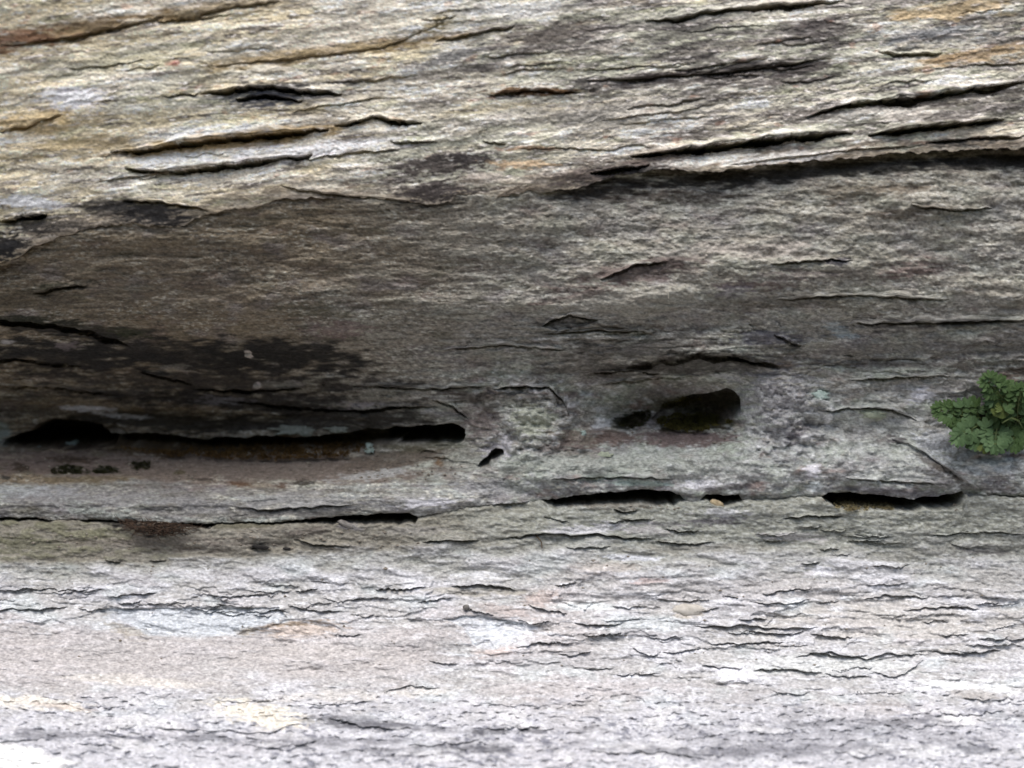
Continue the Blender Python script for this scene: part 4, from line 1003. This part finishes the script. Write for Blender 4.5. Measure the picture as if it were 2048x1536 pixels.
pebble("rock_chip", "rounded pale chip low on the black stain", "chip", 516, 772, 1, .0021, .0006, .0013, PALE, 14, .0004)
BLKM = plain_material("black_debris", (26, 25, 24), (48, 45, 42), 500, .9, .6)
pebble("debris_flake", "flat black debris flake below the left slit", "debris", 522, 1093, 2, .0042, .0012, .0011, BLKM, 16, .0008, -.1)
pebble("debris_flake", "smaller dark debris flake right of the black one", "debris", 574, 1097, 2, .0020, .0009, .0007, BLKM, 18, .0006, -.1)

mb = MB()
tw = surf_pts([1071, 1078, 1083, 1084], [1070, 1077, 1084, 1096], 2, .0022)
mb.tube(tw, .00032, .0003, 5)
STALK = plain_material("dry_stalk", (66, 56, 44), (98, 84, 66), 400, .85)
add("twig", mb.mesh("twig"), STALK, None, "thin dark bent twig lying below the middle slit", "twig")
mb = MB()
tw = surf_pts([1334, 1335, 1335.5], [586, 591, 597], 1, .0016)
mb.tube(tw, .0003, .00025, 5)
STRAW = plain_material("straw", (196, 188, 166), (222, 214, 196), 400, .85)
add("straw_bit", mb.mesh("straw_bit"), STRAW, None, "tiny upright pale straw bit on the grey middle rock", "straw")

# root tuft hanging in the left slit
ROOT = plain_material("rootlets", (44, 34, 28), (88, 70, 56), 500, .95)
ROOTP = plain_material("pale_rootlets", (150, 138, 124), (180, 168, 152), 500, .95)
tuft = add("root_tuft", None, None, None, "tangled brown rootlets packed into the left slit", "roots")


def strands(count, r, spread):
    mb = MB()
    for i in range(count):
        x = random.triangular(238, 410, 318); y = 1044 + random.uniform(-6, 8) + 8 * math.exp(-((x - 330) / 50) ** 2) * random.random() * 2
        ang = random.gauss(0, .8) + (math.pi if random.random() < .5 else 0)
        L = random.uniform(8, 34)
        pts = []
        base = surf_pts(x, max(y, B3(x) + 4), 2, random.uniform(.0005, .0045))[0]
        bend = random.gauss(0, .9)
        for k in range(6):
            t = k / 5
            a = ang + bend * (t - .5) * 2
            base = base + np.array([math.cos(a) * L / 5 * S, random.gauss(0, .0005), -math.sin(a) * L / 5 * S * .6])
            pts.append(base.copy())
        mb.tube(pts, r * random.uniform(.6, 1.2), r * .5, 3)
    return mb


t1 = add("rootlets", strands(420, .00024, 1).mesh("rootlets"), ROOT, tuft, kind="stuff")
t2_ = add("pale_rootlets", strands(9, .0002, 1).mesh("pale_rootlets"), ROOTP, tuft, kind="stuff")


# ------------------------------------------------------------------ fern
def leaflet_mesh(seed, lobes):
    r = random.Random(seed)
    K = lobes * 6 + 1
    outer = []
    half = math.radians(72)
    for i in range(K):
        t = i / (K - 1)
        a = -half + 2 * half * t
        ph = (t * lobes) % 1.0
        lobe = 1 - .34 * abs(2 * ph - 1) ** 2.6
        tooth = 1 - .05 * (i % 2)
        env = .72 + .28 * math.cos(a * .9)
        outer.append((a, lobe * tooth * env * (1 + r.uniform(-.04, .04))))
    vs = [(0, 0, 0)]
    for f in (.5, 1.0):
        for i, (a, q) in enumerate(outer):
            x = math.sin(a) * q * f; y = math.cos(a) * q * f
            z = .10 * f * f * math.sin(i * 2 * math.pi / 6) * .5 + .16 * (f - f * f) - .18 * x * x
            vs.append((x, y, z))
    fs = [(0, 1 + i, 2 + i) for i in range(K - 1)] + [(1 + i, 1 + K + i, 2 + K + i, 2 + i) for i in range(K - 1)]
    me = bpy.data.meshes.new("leaflet")
    me.from_pydata(vs, [], fs); me.update()
    me.polygons.foreach_set("use_smooth", np.ones(len(me.polygons), bool))
    return me


from mathutils import Matrix, Vector
FG = plain_material("fern_green", (56, 80, 42), (88, 112, 64), 260, .6, .3, .25)
FB = plain_material("fern_blue_green", (68, 94, 58), (98, 122, 82), 260, .6, .3, .25)
FY = plain_material("fern_yellow", (74, 90, 42), (104, 114, 60), 260, .6, .3, .25)
FS = plain_material("fern_stalk", (62, 76, 40), (92, 104, 58), 300, .6)
LEAF = {}
for nm, mt in (("g", FG), ("b", FB), ("y", FY)):
    for k in range(4):
        me = leaflet_mesh(40 + k, 3 + k % 3)
        me.materials.append(mt)
        LEAF[nm, k] = me

fern = add("fern", None, None, None, "small green fern growing out of a pocket in the grey rock", "fern")
FH = float(-surf_pts(1975, 890, 1)[0][1])


def fp(px, py, lift):
    return np.array(world_pt(px, py, float(base_h(np.array([px]), np.array([py]))[0]) + .004 + lift))


def leaflet(frond, p, ang, size, tone, tilt=None):
    """p: world base point, ang: direction in the picture plane (rad, 0 = right, + = up)"""
    o = bpy.data.objects.new("leaflet", LEAF[tone, random.randrange(4)])
    col.objects.link(o)
    d = Vector((math.cos(ang), 0, math.sin(ang)))
    nrm = Vector((random.gauss(0, .28), -1, random.gauss(.35, .25))).normalized()
    xa = d.cross(nrm).normalized()
    nrm = xa.cross(d).normalized()
    d2 = d
    m = Matrix((xa, d2, nrm)).transposed().to_4x4()
    m.translation = Vector(p)
    s = size * 1.32 * S
    o.matrix_world = m @ Matrix.Diagonal((s * random.uniform(.85, 1.1), s, s, 1))
    o.parent = frond
    return o


def frond(base, tip, width, pairs, tone, lift0, lift1, size=(11, 19), curve=0.0, mixy=.1, start=.12):
    fr = add("frond", None, None, fern)
    b = np.array(base, float); t = np.array(tip, float)
    ax = t - b; L = np.hypot(*ax); nrm = np.array([-ax[1], ax[0]]) / L

    def P(u):
        q = b + ax * u + nrm * curve * math.sin(math.pi * u)
        return q, lift0 + (lift1 - lift0) * u + .002 * math.sin(math.pi * u)
    mb = MB()
    mb.tube([fp(*P(u)[0], P(u)[1] - .0006) for u in np.linspace(0, .97, 10)], .0005, .00022, 5)
    a0 = math.atan2(-ax[1], ax[0])
    for k in range(pairs):
        u = start + (.93 - start) * (k + .3) / pairs
        q, l = P(u)
        pl = width * (1 - u) ** .75 + 3
        for sgn in (-1, 1):
            aa = a0 + sgn * math.radians(66 - 22 * u + random.uniform(-8, 8))
            e = q + np.array([math.cos(aa), -math.sin(aa)]) * pl * .55
            mb.tube([fp(*q, l - .0006), fp(*e, l - .0002)], .00025, .00018, 4)
            sz = size[0] + (size[1] - size[0]) * (1 - u)
            tn = 'y' if random.random() < mixy else tone
            if random.random() < .25:
                tn = 'b' if tone == 'g' else 'g'
            leaflet(fr, fp(*e, l + random.uniform(0, .0012)), aa, sz, tn)
            if pl > 9:
                e2 = q + np.array([math.cos(aa), -math.sin(aa)]) * pl * .32
                for s2 in (-1, 1):
                    a2 = aa + s2 * math.radians(62)
                    leaflet(fr, fp(*e2, l + random.uniform(-.0006, .0008)), a2, sz * .72, tone if random.random() > .2 else 'b')
    q, l = P(.93)
    leaflet(fr, fp(*q, l), a0, size[0] * 1.05, tone)
    add("stem", mb.mesh("stem"), FS, fr)
    return fr


random.seed(5)
frond((1975, 838), (1866, 815), 42, 6, 'g', .003, .009, (10, 21), -4, .0)
frond((2040, 852), (1966, 752), 56, 7, 'g', .002, .012, (11, 24), 6, .0)
frond((1960, 845), (1900, 835), 36, 5, 'g', .002, .006, (11, 19), 0, .0)
frond((2020, 850), (1985, 790), 34, 5, 'g', .001, .006, (11, 20), 0, .0)
frond((1985, 845), (1940, 888), 30, 4, 'g', .002, .007, (12, 20), 0, .0, .2)
frond((2010, 850), (2036, 892), 30, 4, 'g', .002, .008, (12, 20), 0, .0, .2)
frond((1985, 838), (1908, 882), 30, 4, 'b', .004, .010, (12, 20), 3, .0, .3)
frond((2000, 838), (1992, 898), 34, 4, 'b', .005, .012, (13, 22), 4, .0, .25)
frond((2035, 846), (2046, 772), 40, 5, 'g', .004, .011, (11, 20), -4)
frond((2030, 840), (2100, 806), 44, 5, 'b', .004, .010, (12, 22), 4, .0, .1)
fr = add("frond", None, None, fern, "yellowing frond in the middle of the fern")
for (x, y, a, s_, tn) in ((2004, 838, 1.6, 26, 'y'), (1972, 856, 1.7, 17, 'b'), (1969, 886, -1.5, 17, 'y'), (2004, 822, 2.4, 14, 'y'), (2010, 822, .7, 14, 'g')):
    leaflet(fr, fp(x, y, .0135 if y < 850 else .010), a, s_, tn)
mb = MB()
mb.tube([fp(2004, 846, .012), fp(2022, 836, .013), fp(2038, 842, .011), fp(2046, 858, .006), (fp(2044, 874, .0))], .0005, .0004, 5)
mb.tube([fp(1972, 860, .009), fp(1990, 852, .006), fp(2010, 850, .0)], .0004, .0004, 5)
add("stem", mb.mesh("stem"), FS, fr)


# ------------------------------------------------------------------ grit lying in the hollow and on the ledge
GRIT = plain_material("grit", (92, 84, 72), (150, 142, 130), 900, .95)
mb = MB()
for (x0, x1, y0, y1, bed, cnt, a, b) in ((20, 930, 905, 962, 1, 150, .0003, .0011), (20, 840, 1056, 1100, 2, 130, .0003, .0010), (1100, 1360, 1006, 1020, 2, 24, .0003, .0010), (1660, 1925, 1008, 1022, 2, 30, .0003, .001), (1240, 1480, 862, 890, 1, 30, .0003, .0008), (40, 1990, 1110, 1330, 2, 90, .0003, .0009)):
    px = rng.uniform(x0, x1, cnt); py = rng.uniform(y0, y1, cnt)
    pts = surf_pts(px, py, bed, .0002)
    for q in pts:
        r = random.uniform(a, b) * random.uniform(.5, 1)
        vs = [q + np.array(d) * r * random.uniform(.6, 1.3) for d in ((1.4, 0, 0), (-1.4, 0, 0), (0, .8, 0), (0, -.8, 0), (0, 0, .9), (0, 0, -.9))]
        mb.fan(vs, [(0, 2, 4), (2, 1, 4), (1, 3, 4), (3, 0, 4), (2, 0, 5), (1, 2, 5), (3, 1, 5), (0, 3, 5)])
add("grit", mb.mesh("grit", False), GRIT, None, "fine grey brown grit scattered on the ledges and hollow floors", "grit", None, "stuff")

# ------------------------------------------------------------------ unseen bank added behind the viewer to block low sky light
BLOCKER = plain_material("sky_blocker_green", (36, 46, 22), (62, 70, 38), 3, .95)
nx, ny = 60, 24
bx, by = np.meshgrid(np.linspace(-40, 40, nx), np.linspace(0, 1, ny))
bz = -1.45 + 5.2 * sstep(0, 1, by) * (1 + .25 * fbm(bx / 5, by * 3, 701, 3)) + .5 * noise(bx / 1.3, by * 9, 702)
co = np.stack([bx.ravel(), (-5.0 - 8 * by - .04 * np.abs(bx) ** 1.2 + 1.0 * noise(bx / 2.0, by * 6, 703)).ravel(), bz.ravel()], 1)
add("sky_blocker", raw_mesh("sky_blocker", co, grid_quads(ny, nx)), BLOCKER, label="unseen dark bank added to block low sky light", cat="sky_blocker", kind="structure")
